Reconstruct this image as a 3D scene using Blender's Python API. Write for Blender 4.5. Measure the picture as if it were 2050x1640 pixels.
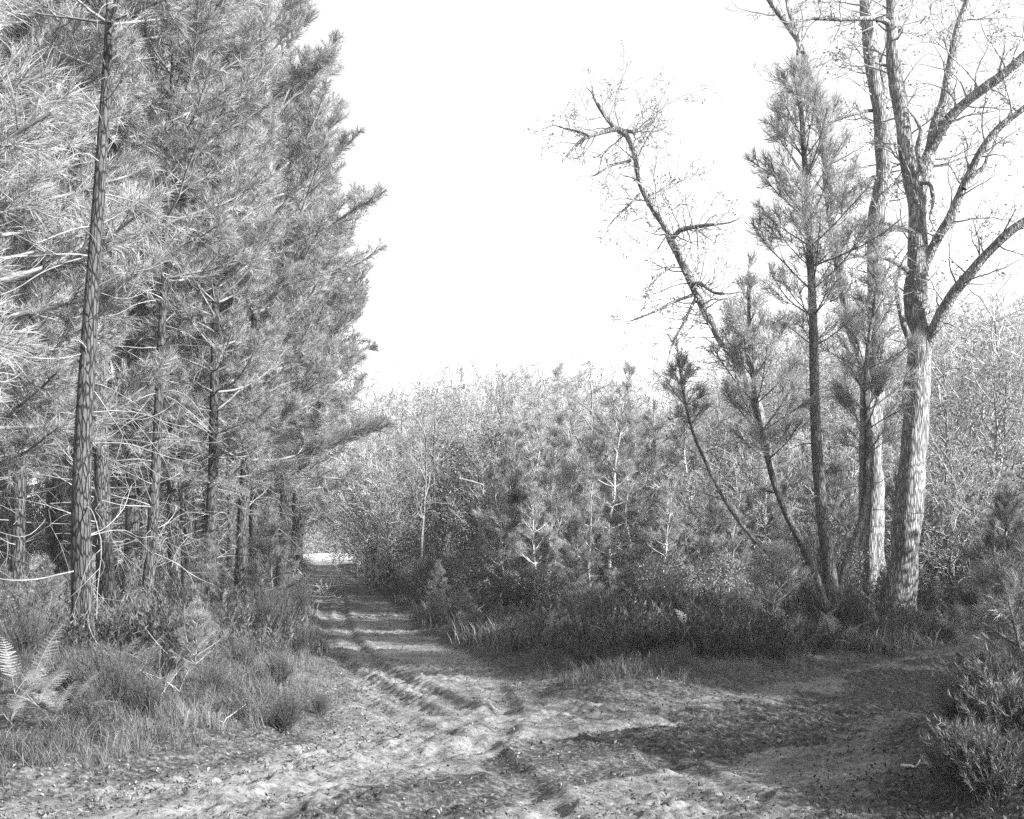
import bpy, math
import numpy as np
from mathutils import Vector

S = bpy.context.scene
COL = S.collection
for o in list(bpy.data.objects):
    bpy.data.objects.remove(o)

# ------------------------------------------------------------------ camera, sky, sun, exposure
F, HZ, HC = 2400.0, 1095.0, 1.6          # focal length in photo pixels, horizon row, eye height
cam = bpy.data.cameras.new('camera')
cam_o = bpy.data.objects.new('camera', cam)
COL.objects.link(cam_o)
cam.sensor_width = 36.0
cam.lens = 36.0 * F / 2050
cam.shift_y = (HZ - 820) / 2050
cam.clip_start, cam.clip_end = 0.1, 2500
cam_o.location = (0, 0, HC)
cam_o.rotation_euler = (math.radians(90), 0, 0)
S.camera = cam_o

SUN_EL, SUN_AZ = 25.0, 118.0              # azimuth clockwise from the view direction (+Y)
w = bpy.data.worlds.new('World')
S.world = w
w.use_nodes = True
nt = w.node_tree
nt.nodes.clear()
sky = nt.nodes.new('ShaderNodeTexSky')
sky.sky_type = 'NISHITA'
sky.sun_disc = False
sky.sun_elevation = math.radians(SUN_EL)
sky.sun_rotation = math.radians(SUN_AZ)
bw = nt.nodes.new('ShaderNodeRGBToBW')     # the photograph is monochrome
bg = nt.nodes.new('ShaderNodeBackground')
bg.inputs['Strength'].default_value = 0.14
wo = nt.nodes.new('ShaderNodeOutputWorld')
nt.links.new(sky.outputs[0], bw.inputs[0])
nt.links.new(bw.outputs[0], bg.inputs['Color'])
nt.links.new(bg.outputs[0], wo.inputs['Surface'])

sl = bpy.data.lights.new('sun', 'SUN')
sl.energy = 4.4
sl.angle = math.radians(0.6)
sl.color = (1.0, 1.0, 1.0)
so = bpy.data.objects.new('sun', sl)
COL.objects.link(so)
ce, se = math.cos(math.radians(SUN_EL)), math.sin(math.radians(SUN_EL))
to_sun = Vector((ce * math.sin(math.radians(SUN_AZ)), ce * math.cos(math.radians(SUN_AZ)), se))
so.rotation_euler = (-to_sun).to_track_quat('-Z', 'Y').to_euler()
so.location = to_sun * 60

S.view_settings.view_transform = 'Standard'
S.view_settings.look = 'None'
S.view_settings.exposure = 1.95
S.view_settings.gamma = 1.0
S.cycles.max_bounces = 5
S.cycles.diffuse_bounces = 3
S.cycles.glossy_bounces = 1
S.cycles.transmission_bounces = 2
S.cycles.transparent_max_bounces = 2
S.cycles.use_denoising = False
S.cycles.caustics_reflective = False
S.cycles.caustics_refractive = False

rng = np.random.default_rng(7)
PI = math.pi


def P(x, y, d):
    """a photo pixel at distance d, as a point in the world"""
    return np.array([(x - 1025) / F * d, d, HC + (HZ - y) / F * d])


def G(x, y):
    """where the ray through a photo pixel meets level ground"""
    d = F * HC / (y - HZ)
    return np.array([(x - 1025) / F * d, d])


# ------------------------------------------------------------------ materials (all grey: a monochrome scene)
def new_mat(name):
    m = bpy.data.materials.new(name)
    m.use_nodes = True
    t = m.node_tree
    return m, t, t.nodes['Principled BSDF'], t.nodes['Material Output']


def ramp(t, fac, stops):
    r = t.nodes.new('ShaderNodeValToRGB')
    e = r.color_ramp.elements
    while len(e) > len(stops):
        e.remove(e[-1])
    while len(e) < len(stops):
        e.new(1)
    for el, (p, v) in zip(e, stops):
        el.position = p
        el.color = (v, v, v, 1)
    t.links.new(fac, r.inputs[0])
    return r.outputs[0]


def coords(t, scale, kind='Object'):
    tc = t.nodes.new('ShaderNodeTexCoord')
    mp = t.nodes.new('ShaderNodeMapping')
    mp.inputs['Scale'].default_value = scale
    t.links.new(tc.outputs[kind], mp.inputs[0])
    return mp.outputs[0]


def noise(t, vec, scale, detail=4, rough=.6, dist=0.):
    n = t.nodes.new('ShaderNodeTexNoise')
    n.inputs['Scale'].default_value = scale
    n.inputs['Detail'].default_value = detail
    n.inputs['Roughness'].default_value = rough
    n.inputs['Distortion'].default_value = dist
    t.links.new(vec, n.inputs['Vector'])
    return n.outputs[0]


def math_n(t, op, a, b=None):
    n = t.nodes.new('ShaderNodeMath')
    n.operation = op
    for i, v in enumerate((a, b)):
        if v is None:
            continue
        if isinstance(v, (int, float)):
            n.inputs[i].default_value = v
        else:
            t.links.new(v, n.inputs[i])
    return n.outputs[0]


def leaf_mat(name, lo, hi, trans=.35, rough=.55, spec=.4):
    """needles, leaves, grass: grey picked per blade by the 'tone' attribute and per plant at random, some light let through"""
    m, t, p, out = new_mat(name)
    at = t.nodes.new('ShaderNodeAttribute')
    at.attribute_name = 'tone'
    oi = t.nodes.new('ShaderNodeObjectInfo')
    mix = math_n(t, 'MULTIPLY_ADD', oi.outputs['Random'], .25)
    mix.node.inputs[2].default_value = -.12
    f = math_n(t, 'ADD', at.outputs['Fac'], mix)
    c = ramp(t, f, [(0, lo), (1, hi)])
    t.links.new(c, p.inputs['Base Color'])
    p.inputs['Roughness'].default_value = rough
    p.inputs['Specular IOR Level'].default_value = spec
    if trans > 0:
        tr = t.nodes.new('ShaderNodeBsdfTranslucent')
        t.links.new(c, tr.inputs['Color'])
        mx = t.nodes.new('ShaderNodeMixShader')
        mx.inputs[0].default_value = trans
        t.links.new(p.outputs[0], mx.inputs[1])
        t.links.new(tr.outputs[0], mx.inputs[2])
        t.links.new(mx.outputs[0], out.inputs['Surface'])
    return m


def bark_mat(name, crack, plate, light, sc, zs, bump=.03, ridged=False):
    m, t, p, out = new_mat(name)
    v = coords(t, (sc, sc, sc * zs))
    wob = noise(t, v, 1.2, 3)
    mixv = t.nodes.new('ShaderNodeMix')
    mixv.data_type = 'VECTOR'
    mixv.inputs[0].default_value = .18
    t.links.new(v, mixv.inputs[4])
    n3 = t.nodes.new('ShaderNodeTexNoise')
    n3.inputs['Scale'].default_value = 1.1
    t.links.new(v, n3.inputs['Vector'])
    t.links.new(n3.outputs['Color'], mixv.inputs[5])
    vo = t.nodes.new('ShaderNodeTexVoronoi')
    vo.feature = 'DISTANCE_TO_EDGE'
    vo.inputs['Scale'].default_value = 1.0
    t.links.new(mixv.outputs[1], vo.inputs['Vector'])
    edge = ramp(t, vo.outputs['Distance'], [(0, 0), (.16 if not ridged else .3, 1)])
    fine = noise(t, v, 5, 5, .7)
    tone = ramp(t, fine, [(.3, plate), (.7, light)])
    mx = t.nodes.new('ShaderNodeMix')
    mx.data_type = 'RGBA'
    t.links.new(edge, mx.inputs[0])
    mx.inputs[6].default_value = (crack, crack, crack, 1)
    t.links.new(tone, mx.inputs[7])
    big = ramp(t, noise(t, coords(t, (1, 1, .45)), 2.1, 5, .65), [(.3, .5), (.7, 1.25)])
    m2 = t.nodes.new('ShaderNodeMix')
    m2.data_type = 'RGBA'
    m2.blend_type = 'MULTIPLY'
    m2.inputs[0].default_value = 1
    t.links.new(mx.outputs[2], m2.inputs[6])
    t.links.new(big, m2.inputs[7])
    t.links.new(m2.outputs[2], p.inputs['Base Color'])
    h = math_n(t, 'ADD', edge, math_n(t, 'MULTIPLY', fine, .5))
    b = t.nodes.new('ShaderNodeBump')
    b.inputs['Strength'].default_value = 1.0
    b.inputs['Distance'].default_value = bump
    t.links.new(h, b.inputs['Height'])
    t.links.new(b.outputs[0], p.inputs['Normal'])
    p.inputs['Roughness'].default_value = .9
    p.inputs['Specular IOR Level'].default_value = .15
    return m


def twig_mat(name, lo, hi):
    m, t, p, out = new_mat(name)
    c = ramp(t, noise(t, coords(t, (1, 1, 1)), 3.5, 4), [(.32, lo), (.68, hi)])
    t.links.new(c, p.inputs['Base Color'])
    p.inputs['Roughness'].default_value = .8
    p.inputs['Specular IOR Level'].default_value = .2
    return m


M_NEEDLE = leaf_mat('pine_needles', .10, .48, .3)
M_NEEDLE_DARK = leaf_mat('dark_pine_needles', .05, .16, .25)
M_NEEDLE_BRIGHT = leaf_mat('bright_pine_needles', .14, .46, .3)
M_DRY = leaf_mat('dry_oak_leaves', .10, .30, .3)
M_EVER = leaf_mat('evergreen_leaves', .025, .12, .12, .4, .5)
M_HEATH = leaf_mat('heather_foliage', .018, .12, .15)
M_GRASS = leaf_mat('grass_blades', .025, .27, .25)
M_BRACKEN = leaf_mat('bracken_fronds', .12, .42, .3)
M_LITTER = leaf_mat('litter_pieces', .02, .3, 0)
M_PINE = bark_mat('pine_bark', .012, .045, .18, 30, .2, .022)
M_PINE_YOUNG = bark_mat('young_pine_bark', .06, .13, .22, 26, .35, .012)
M_NEEDLE_SHADE = leaf_mat('shaded_pine_needles', .06, .28, .25)  # darker needle copy: undergrowth shade put into the colour
M_OAK = bark_mat('oak_bark', .07, .28, .56, 30, .14, .012, True)
M_TWIG = twig_mat('pale_twigs', .22, .52)
M_DEAD = twig_mat('dead_twigs', .14, .42)
M_TWIG_DARK = twig_mat('dark_twigs', .05, .16)
M_TWIG_MID = twig_mat('grey_twigs', .12, .30)


# ------------------------------------------------------------------ mesh helpers
def unit(v):
    return v / (np.linalg.norm(v, axis=-1, keepdims=True) + 1e-12)


class MB:
    """collects triangles and quads, builds them as one mesh"""

    def __init__(self):
        self.V, self.T, self.Q, self.A = [], [], [], []
        self.n = 0

    def add(self, V, T=None, Q=None, tone=.5):
        V = np.asarray(V, float).reshape(-1, 3)
        self.V.append(V)
        if T is not None and len(T):
            self.T.append(np.asarray(T, np.int64).reshape(-1, 3) + self.n)
        if Q is not None and len(Q):
            self.Q.append(np.asarray(Q, np.int64).reshape(-1, 4) + self.n)
        self.A.append(np.broadcast_to(np.asarray(tone, float), (len(V),)))
        self.n += len(V)

    def arrays(self):
        V = np.concatenate(self.V) if self.V else np.zeros((0, 3))
        T = np.concatenate(self.T) if self.T else np.zeros((0, 3), np.int64)
        Q = np.concatenate(self.Q) if self.Q else np.zeros((0, 4), np.int64)
        A = np.concatenate(self.A) if self.A else np.zeros(0)
        return V, T, Q, A

    def build(self, name, mat, parent=None, smooth=False, loc=None):
        V, T, Q, A = self.arrays()
        if loc is not None:
            V = V - np.asarray(loc)
        me = bpy.data.meshes.new(name)
        me.vertices.add(len(V))
        me.vertices.foreach_set('co', V.astype(np.float32).ravel())
        me.loops.add(len(T) * 3 + len(Q) * 4)
        me.loops.foreach_set('vertex_index', np.concatenate([T.ravel(), Q.ravel()]).astype(np.int32))
        me.polygons.add(len(T) + len(Q))
        st = np.concatenate([np.arange(len(T)) * 3, len(T) * 3 + np.arange(len(Q)) * 4]).astype(np.int32)
        me.polygons.foreach_set('loop_start', st)
        if smooth:
            me.polygons.foreach_set('use_smooth', np.ones(len(st), bool))
        a = me.attributes.new('tone', 'FLOAT', 'POINT')
        a.data.foreach_set('value', A.astype(np.float32))
        me.update()
        me.materials.append(mat)
        o = bpy.data.objects.new(name, me)
        COL.objects.link(o)
        if loc is not None:
            o.location = loc
        if parent is not None:
            o.parent = parent
        return o


def frames(D):
    """two unit vectors across each direction"""
    ref = np.where(np.abs(D[:, 2:3]) < .9, np.array([[0, 0, 1.]]), np.array([[1., 0, 0]]))
    U = unit(np.cross(D, ref))
    return U, np.cross(D, U)


def add_segments(mb, segs, k=3, tone=.5):
    """segs: (N,8) p0 p1 r0 r1 -> k-sided tapered sticks"""
    if len(segs) == 0:
        return
    s = np.asarray(segs, float)
    p0, p1, r0, r1 = s[:, :3], s[:, 3:6], s[:, 6], s[:, 7]
    D = unit(p1 - p0)
    U, W = frames(D)
    a = np.arange(k) * 2 * PI / k
    ring = U[:, None] * np.cos(a)[None, :, None] + W[:, None] * np.sin(a)[None, :, None]
    V = np.concatenate([p0[:, None] + ring * r0[:, None, None], p1[:, None] + ring * r1[:, None, None]], 1)
    i = np.arange(k)
    j = (i + 1) % k
    q = np.stack([i, j, j + k, i + k], 1)
    Q = q[None] + (np.arange(len(s)) * 2 * k)[:, None, None]
    mb.add(V.reshape(-1, 3), Q=Q.reshape(-1, 4), tone=tone)


def resample(pts, step):
    """smooth (Catmull-Rom) polyline through the points, about step apart; keeps extra columns (radius)"""
    pts = np.asarray(pts, float)
    if len(pts) < 3:
        n = max(2, int(np.linalg.norm(pts[-1, :3] - pts[0, :3]) / step) + 1)
        t = np.linspace(0, 1, n)[:, None]
        return pts[0] * (1 - t) + pts[-1] * t
    ext = np.concatenate([[2 * pts[0] - pts[1]], pts, [2 * pts[-1] - pts[-2]]])
    out = []
    for i in range(1, len(ext) - 2):
        a, b, c, d = ext[i - 1], ext[i], ext[i + 1], ext[i + 2]
        n = max(1, int(np.linalg.norm(c[:3] - b[:3]) / step))
        for u in np.arange(n) / n:
            out.append(.5 * (2 * b + (c - a) * u + (2 * a - 5 * b + 4 * c - d) * u * u + (3 * b - a - 3 * c + d) * u ** 3))
    out.append(pts[-1])
    return np.array(out)


def add_tube(mb, pr, k=12, rough=.0, cap=False, seed=0, flare=0.):
    """pr: (N,4) points with radius; one continuous skin, lumpy by rough"""
    pr = np.asarray(pr, float)
    p, r = pr[:, :3], pr[:, 3]
    D = unit(np.gradient(p, axis=0))
    U = unit(np.cross(D[0], [0.3, 1, 0.1]))
    ring = []
    g = np.random.default_rng(seed + 11)
    a = np.arange(k) * 2 * PI / k
    lump = g.normal(0, 1, (len(p), k))
    for _ in range(2):
        lump = (np.roll(lump, 1, 1) + lump * 2 + np.roll(lump, -1, 1)) / 4
        lump[1:-1] = (lump[:-2] + lump[1:-1] * 2 + lump[2:]) / 4
    s = np.concatenate([[0], np.cumsum(np.linalg.norm(np.diff(p, axis=0), axis=1))])
    for i in range(len(p)):
        U = unit(U - D[i] * np.dot(U, D[i]))
        Wv = np.cross(D[i], U)
        rr = r[i] * (1 + rough * lump[i])
        if flare:
            fl = math.exp(-s[i] / .35)
            rr = rr * (1 + flare * fl * (.6 + .5 * np.sin(a * 4 + seed) + .3 * np.sin(a * 7 + 2 * seed)))
        ring.append(p[i] + (np.cos(a)[:, None] * U + np.sin(a)[:, None] * Wv) * rr[:, None])
    V = np.concatenate(ring)
    i = np.arange(k)
    j = (i + 1) % k
    q = np.stack([i, j, j + k, i + k], 1)
    Q = (q[None] + (np.arange(len(p) - 1) * k)[:, None, None]).reshape(-1, 4)
    T = None
    if cap:
        V = np.concatenate([V, [p[-1] + D[-1] * r[-1] * .4]])
        b = (len(p) - 1) * k
        T = np.stack([b + i, b + j, np.full(k, len(V) - 1)], 1)
    mb.add(V, T=T, Q=Q)


def add_needles(mb, shoots, dens, length, width, two=False, spread=1.0, g=rng, base=.15):
    """shoots: (N,7) start, end, tone. Long thin needles angled forward round each shoot"""
    if len(shoots) == 0:
        return
    s = np.asarray(shoots, float)
    L = np.linalg.norm(s[:, 3:6] - s[:, :3], axis=1)
    n = np.maximum(6, (L * dens).astype(int))
    idx = np.repeat(np.arange(len(s)), n)
    N = len(idx)
    D = unit(s[:, 3:6] - s[:, :3])
    U, W = frames(D)
    t = base + (1 - base) * g.random(N)
    th = np.radians(np.clip((68 - 45 * t) * spread + g.normal(0, 9, N), 4, 100))
    ph = g.random(N) * 2 * PI
    d = D[idx] * np.cos(th)[:, None] + (U[idx] * np.cos(ph)[:, None] + W[idx] * np.sin(ph)[:, None]) * np.sin(th)[:, None]
    p = s[idx, :3] + (s[idx, 3:6] - s[idx, :3]) * t[:, None]
    ln = length * (.7 + .5 * g.random(N))
    side = unit(np.cross(d, g.normal(0, 1, (N, 3)))) * (width / 2)
    tone = np.clip(s[idx, 6] + g.normal(0, .12, len(s))[idx] + g.normal(0, .12, N), 0, 1)
    k = np.arange(N)
    if not two:
        V = np.stack([p - side, p + side, p + d * ln[:, None]], 1).reshape(-1, 3)
        T = np.stack([3 * k, 3 * k + 1, 3 * k + 2], 1)
        mb.add(V, T=T, tone=np.repeat(tone, 3))
    else:
        bend = g.normal(0, .16, (N, 3)) + np.array([0, 0, -.12])
        m = p + d * (ln * .5)[:, None]
        tip = m + unit(d + bend) * (ln * .5)[:, None]
        V = np.stack([p - side, p + side, m - side * .8, m + side * .8, tip], 1).reshape(-1, 3)
        T = np.concatenate([np.stack([5 * k + 2, 5 * k + 3, 5 * k + 4], 1)])
        Q = np.stack([5 * k, 5 * k + 1, 5 * k + 3, 5 * k + 2], 1)
        mb.add(V, T=T, Q=Q, tone=np.repeat(tone, 5))


def add_leaves(mb, pts, tones, size, g=rng, aspect=.6):
    """small folded leaves (two triangles) at points"""
    if len(pts) == 0:
        return
    p = np.asarray(pts, float)
    N = len(p)
    d = unit(g.normal(0, 1, (N, 3)))
    s = unit(np.cross(d, g.normal(0, 1, (N, 3))))
    up = np.cross(d, s)
    ln = size * (.6 + .7 * g.random(N))[:, None]
    a = p
    b = p + d * ln
    m1 = p + d * ln * .5 + s * ln * aspect / 2 + up * ln * .12
    m2 = p + d * ln * .5 - s * ln * aspect / 2 + up * ln * .12
    V = np.stack([a, m1, b, m2], 1).reshape(-1, 3)
    k = np.arange(N) * 4
    T = np.concatenate([np.stack([k, k + 1, k + 2], 1), np.stack([k, k + 2, k + 3], 1)])
    mb.add(V, T=T, tone=np.repeat(np.clip(tones, 0, 1), 4))


# ------------------------------------------------------------------ object helpers
def tag(o, label=None, cat=None, group=None, kind=None):
    if label:
        o['label'] = label
    if cat:
        o['category'] = cat
    if group:
        o['group'] = group
    if kind:
        o['kind'] = kind
    return o


def empty(name, loc, rz=0., label=None, cat=None, group=None):
    o = bpy.data.objects.new(name, None)
    COL.objects.link(o)
    o.empty_display_size = .3
    o.location = loc
    o.rotation_euler = (0, 0, rz)
    return tag(o, label, cat, group)


def measure(root):
    HEIGHT[root.name] = max(max(v[2] for v in ch.bound_box) for ch in root.children)


def copy_tree(o, parent=None):
    c = o.copy()
    COL.objects.link(c)
    c.parent = parent
    for ch in o.children:
        copy_tree(ch, c)
    return c


USED = set()
HEIGHT = {}


def top_scale(proto, py, d):
    """scale that puts a plant's tip at photo row py when it stands at distance d"""
    return (HC + (HZ - py) / F * d) / HEIGHT[proto.name]



def place(proto, loc, rz=0., sc=1., label=None, group=None, tilt=0.):
    """the first placing moves the prototype, later ones copy it with its parts"""
    if proto.name in USED:
        o = copy_tree(proto)
    else:
        o = proto
        USED.add(proto.name)
    o.location = loc
    o.rotation_euler = (tilt, tilt * .5, rz)
    o.scale = (sc, sc, sc)
    if label:
        o['label'] = label
    if group:
        o['group'] = group
    elif 'group' in o:
        del o['group']
    return o


# ------------------------------------------------------------------ ground shape
def vnoise(x, y, seed=0):
    xi, yi = np.floor(x).astype(np.int64), np.floor(y).astype(np.int64)
    fx, fy = x - xi, y - yi
    fx, fy = fx * fx * (3 - 2 * fx), fy * fy * (3 - 2 * fy)

    def h(a, b):
        v = (a * 374761393 + b * 668265263 + seed * 974711) & 0xffffffff
        v = ((v ^ (v >> 13)) * 1274126177) & 0xffffffff
        return ((v ^ (v >> 16)) & 0xffff) / 65535.0
    return (h(xi, yi) * (1 - fx) + h(xi + 1, yi) * fx) * (1 - fy) + (h(xi, yi + 1) * (1 - fx) + h(xi + 1, yi + 1) * fx) * fy


def fbm(x, y, sc, oct=4, seed=0, gain=.5):
    r, a, t = 0., 1., 0.
    for i in range(oct):
        r = r + a * vnoise(x * sc + 13.7 * i, y * sc - 7.1 * i, seed + i)
        t += a
        a *= gain
        sc *= 2.03
    return r / t


def curve_px(pts):
    return np.array([G(*p) for p in pts])


ROAD = np.concatenate([curve_px([
    (628, 1127), (672, 1130), (700, 1150), (780, 1198), (825, 1258), (925, 1308), (1010, 1356), (1090, 1402), (1220, 1416),
    (1400, 1400), (1600, 1372), (1750, 1330), (1900, 1298), (2060, 1272)]),
    [[14, 21.5], [40, 26], [40, 21.5], [14, 17.5]],
    curve_px([(2080, 1312), (1960, 1352), (1850, 1405), (1800, 1480), (1800, 1560), (1835, 1700)]),
    [[2.4, 4.6], [2.2, 2.0], [2.5, -12], [-3.5, -12], [-5, 2], [-4.6, 5.5]],
    curve_px([(-60, 1640), (25, 1618), (300, 1572), (500, 1535), (640, 1492), (690, 1440), (715, 1396), (688, 1330), (660, 1280), (632, 1235),
              (625, 1185), (632, 1150)])])


def sdf(x, y, poly):
    """distance to a polygon's outline, negative inside"""
    x, y = np.asarray(x, float), np.asarray(y, float)
    d = np.full(x.shape, 1e9)
    ins = np.zeros(x.shape, bool)
    n = len(poly)
    for i in range(n):
        a, b = poly[i], poly[(i + 1) % n]
        ex, ey = b - a
        t = np.clip(((x - a[0]) * ex + (y - a[1]) * ey) / (ex * ex + ey * ey + 1e-9), 0, 1)
        d = np.minimum(d, np.hypot(x - a[0] - t * ex, y - a[1] - t * ey))
        c = (a[1] > y) != (b[1] > y)
        ins ^= c & (x < (b[0] - a[0]) * (y - a[1]) / (b[1] - a[1] + 1e-12) + a[0])
    return np.where(ins, -d, d)


def line_dist(x, y, pts):
    d = np.full(np.shape(x), 1e9)
    for a, b in zip(pts[:-1], pts[1:]):
        ex, ey = b - a
        t = np.clip(((x - a[0]) * ex + (y - a[1]) * ey) / (ex * ex + ey * ey + 1e-9), 0, 1)
        d = np.minimum(d, np.hypot(x - a[0] - t * ex, y - a[1] - t * ey))
    return d


def sm(p):
    q = resample(np.column_stack([p, np.zeros(len(p))]), .15)
    return q[:, :2]


RUTS = [  # centre line, half width, depth, shoulder height
    (sm(curve_px([(665, 1160), (683, 1200), (682, 1232), (692, 1262), (715, 1300), (750, 1335), (800, 1358), (870, 1392), (930, 1420)])), .15, .06, .035),
    (sm(curve_px([(650, 1220), (668, 1290), (705, 1342), (760, 1385), (850, 1430)])), .16, .05, .03),
    (sm(curve_px([(985, 1375), (1003, 1400), (1012, 1430), (1000, 1458), (968, 1482), (966, 1505), (1000, 1535), (1040, 1560), (1070, 1590), (1110, 1625), (1180, 1700)])), .14, .045, .03),
    (sm(curve_px([(1290, 1488), (1318, 1512), (1350, 1530), (1420, 1562), (1500, 1600)])), .12, .04, .025),
    (sm(curve_px([(420, 1625), (620, 1578), (800, 1530), (960, 1488), (1200, 1462), (1500, 1425), (1750, 1372), (1950, 1318)])), .20, .045, .03),
    (sm(curve_px([(560, 1690), (900, 1610), (1200, 1545), (1500, 1492), (1780, 1420), (1990, 1340)])), .20, .05, .03),
    (sm(curve_px([(720, 1400), (800, 1440), (900, 1470), (1000, 1490)])), .14, .04, .03),
    (sm(curve_px([(600, 1560), (760, 1520), (880, 1462), (1010, 1420)])), .10, .025, .02),
]
S_RUT = len(RUTS)


def sst(a, b, v):
    t = np.clip((v - a) / (b - a), 0, 1)
    return t * t * (3 - 2 * t)


def ground_z(x, y, fine=True):
    x, y = np.asarray(x, float), np.asarray(y, float)
    sd = sdf(x, y, ROAD) + (fbm(x, y, 1.3, 3, 5) - .5) * .5
    near = np.exp(-np.maximum(y, 0) / 60.)
    z = (fbm(x, y, .12, 3, 2) - .5) * .5 * sst(1, 8, sd)
    z = z + sst(-.15, .9, sd) * (.10 + .12 * fbm(x, y, .9, 3, 9))
    rough = (fbm(x, y, 1.6, 2, 21) - .5) * .04
    z = z + rough
    if fine:
        inside = sst(.5, -.2, sd)
        cl = np.clip(fbm(x, y, 10, 3, 31, .75) - .45, 0, 1)
        churn = sst(.42, .6, fbm(x, y, .7, 2, 41))
        z = z + inside * (cl * (.035 + .09 * churn)) + (fbm(x, y, 22, 2, 51, .8) - .5) * .012
        z = z + (1 - inside) * (fbm(x, y, 11, 3, 61) - .5) * .05
    z = z + .28 * np.exp(-((x - 3.7) / .9) ** 2 - ((y - 8.4) / 1.7) ** 2)   # low bank at the right
    for pts, hw, dep, sh in RUTS:
        d = line_dist(x, y, pts) + (fbm(x, y, 1.1, 2, 71) - .5) * hw * .5
        z = z - .85 * dep * np.exp(-(d / hw) ** 4) + .55 * sh * (.3 + 1.2 * fbm(x, y, 1.7, 2, 77)) * np.exp(-((d - hw * 1.6) / (hw * .5)) ** 2)
    return z


def gz(x, y):
    return float(ground_z(np.array([x]), np.array([y]), False)[0])


def graded(lo, hi, fine, a, b, grow, far):
    """coordinates fine between a and b, growing outwards"""
    c = list(np.arange(a, b + fine, fine))
    st = fine
    while c[-1] < hi:
        st = min(st * grow, far)
        c.append(c[-1] + st)
    st = fine
    while c[0] > lo:
        st = min(st * grow, far)
        c.insert(0, c[0] - st)
    return np.array(c)


def build_ground():
    xs = graded(-600, 600, .028, -5, 6, 1.04, 25)
    ys = graded(-200, 1500, .026, 6.0, 15, 1.005, 25)
    ys = ys[ys > -250]
    X, Y = np.meshgrid(xs, ys)
    Z = ground_z(X, Y)
    sd = sdf(X, Y, ROAD) + (fbm(X, Y, 1.3, 3, 5) - .5) * .5
    V = np.stack([X.ravel(), Y.ravel(), Z.ravel()], 1)
    ny, nx = X.shape
    i = (np.arange(ny - 1)[:, None] * nx + np.arange(nx - 1)[None]).ravel()
    Q = np.stack([i, i + 1, i + nx + 1, i + nx], 1)
    mb = MB()
    # tone: 0 in the woods, 1 on bare sand; 2 in the far meadow
    cover = sst(.35, -.25, sd)
    side = sst(1.8, .1, sd) * .35
    tone = np.maximum(cover, side)
    # the old soil churned up dark across the crossing
    tone = tone - cover * .25 * sst(.5, .66, fbm(X, Y, .45, 3, 81))
    # broad band of churned dark humus, deepened with painted shade of the right fork
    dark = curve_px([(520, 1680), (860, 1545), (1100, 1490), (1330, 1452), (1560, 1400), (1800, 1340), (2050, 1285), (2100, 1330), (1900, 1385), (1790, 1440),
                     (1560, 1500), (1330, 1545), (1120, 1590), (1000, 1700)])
    tone = tone - cover * .30 * sst(-.3, 1.2, X - .15 * Y + .9) * sst(14, 11, Y)  # shade over the lower right, painted into the soil tone
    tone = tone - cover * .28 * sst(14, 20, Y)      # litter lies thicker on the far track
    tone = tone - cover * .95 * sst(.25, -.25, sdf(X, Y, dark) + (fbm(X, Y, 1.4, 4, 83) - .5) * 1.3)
    tone = np.where((Y > 104) & (X < -13), 2., tone)
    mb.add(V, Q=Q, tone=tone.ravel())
    m, t, p, out = new_mat('forest_ground')
    at = t.nodes.new('ShaderNodeAttribute')
    at.attribute_name = 'tone'
    c = coords(t, (1, 1, 1))
    n1 = noise(t, c, 2.2, 6, .65)
    n2 = noise(t, c, 24, 6, .75)
    sand = ramp(t, math_n(t, 'ADD', math_n(t, 'MULTIPLY', n1, .35), math_n(t, 'MULTIPLY', n2, .65)), [(.36, .035), (.46, .13), (.60, .26)])
    duff = ramp(t, n2, [(.35, .02), (.5, .06), (.64, .18)])
    field = ramp(t, n1, [(.3, .5), (.7, .62)])
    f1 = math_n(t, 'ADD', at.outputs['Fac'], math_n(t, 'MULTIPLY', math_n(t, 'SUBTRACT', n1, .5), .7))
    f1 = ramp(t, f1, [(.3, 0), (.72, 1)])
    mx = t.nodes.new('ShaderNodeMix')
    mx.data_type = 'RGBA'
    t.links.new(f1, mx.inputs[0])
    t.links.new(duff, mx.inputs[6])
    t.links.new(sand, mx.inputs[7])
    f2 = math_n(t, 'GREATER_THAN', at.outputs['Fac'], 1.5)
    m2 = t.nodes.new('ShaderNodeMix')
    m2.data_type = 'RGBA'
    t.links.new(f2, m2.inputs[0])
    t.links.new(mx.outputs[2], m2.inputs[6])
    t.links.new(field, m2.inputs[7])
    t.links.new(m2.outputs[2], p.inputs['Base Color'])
    p.inputs['Roughness'].default_value = .95
    p.inputs['Specular IOR Level'].default_value = .1
    b = t.nodes.new('ShaderNodeBump')
    b.inputs['Distance'].default_value = .012
    b.inputs['Strength'].default_value = .8
    t.links.new(noise(t, c, 45, 5, .7), b.inputs['Height'])
    t.links.new(b.outputs[0], p.inputs['Normal'])
    o = mb.build('ground', m)
    tag(o, 'sandy forest ground with rutted tracks meeting and dark litter off them', None, None, 'structure')


build_ground()


# ------------------------------------------------------------------ tree growing
def rot_about(v, k, a):
    k = k / (np.linalg.norm(k) + 1e-9)
    return v * math.cos(a) + np.cross(k, v) * math.sin(a) + k * np.dot(k, v) * (1 - math.cos(a))


def perp(d, g):
    v = np.cross(d, g.normal(0, 1, 3))
    return v / (np.linalg.norm(v) + 1e-9)


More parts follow.
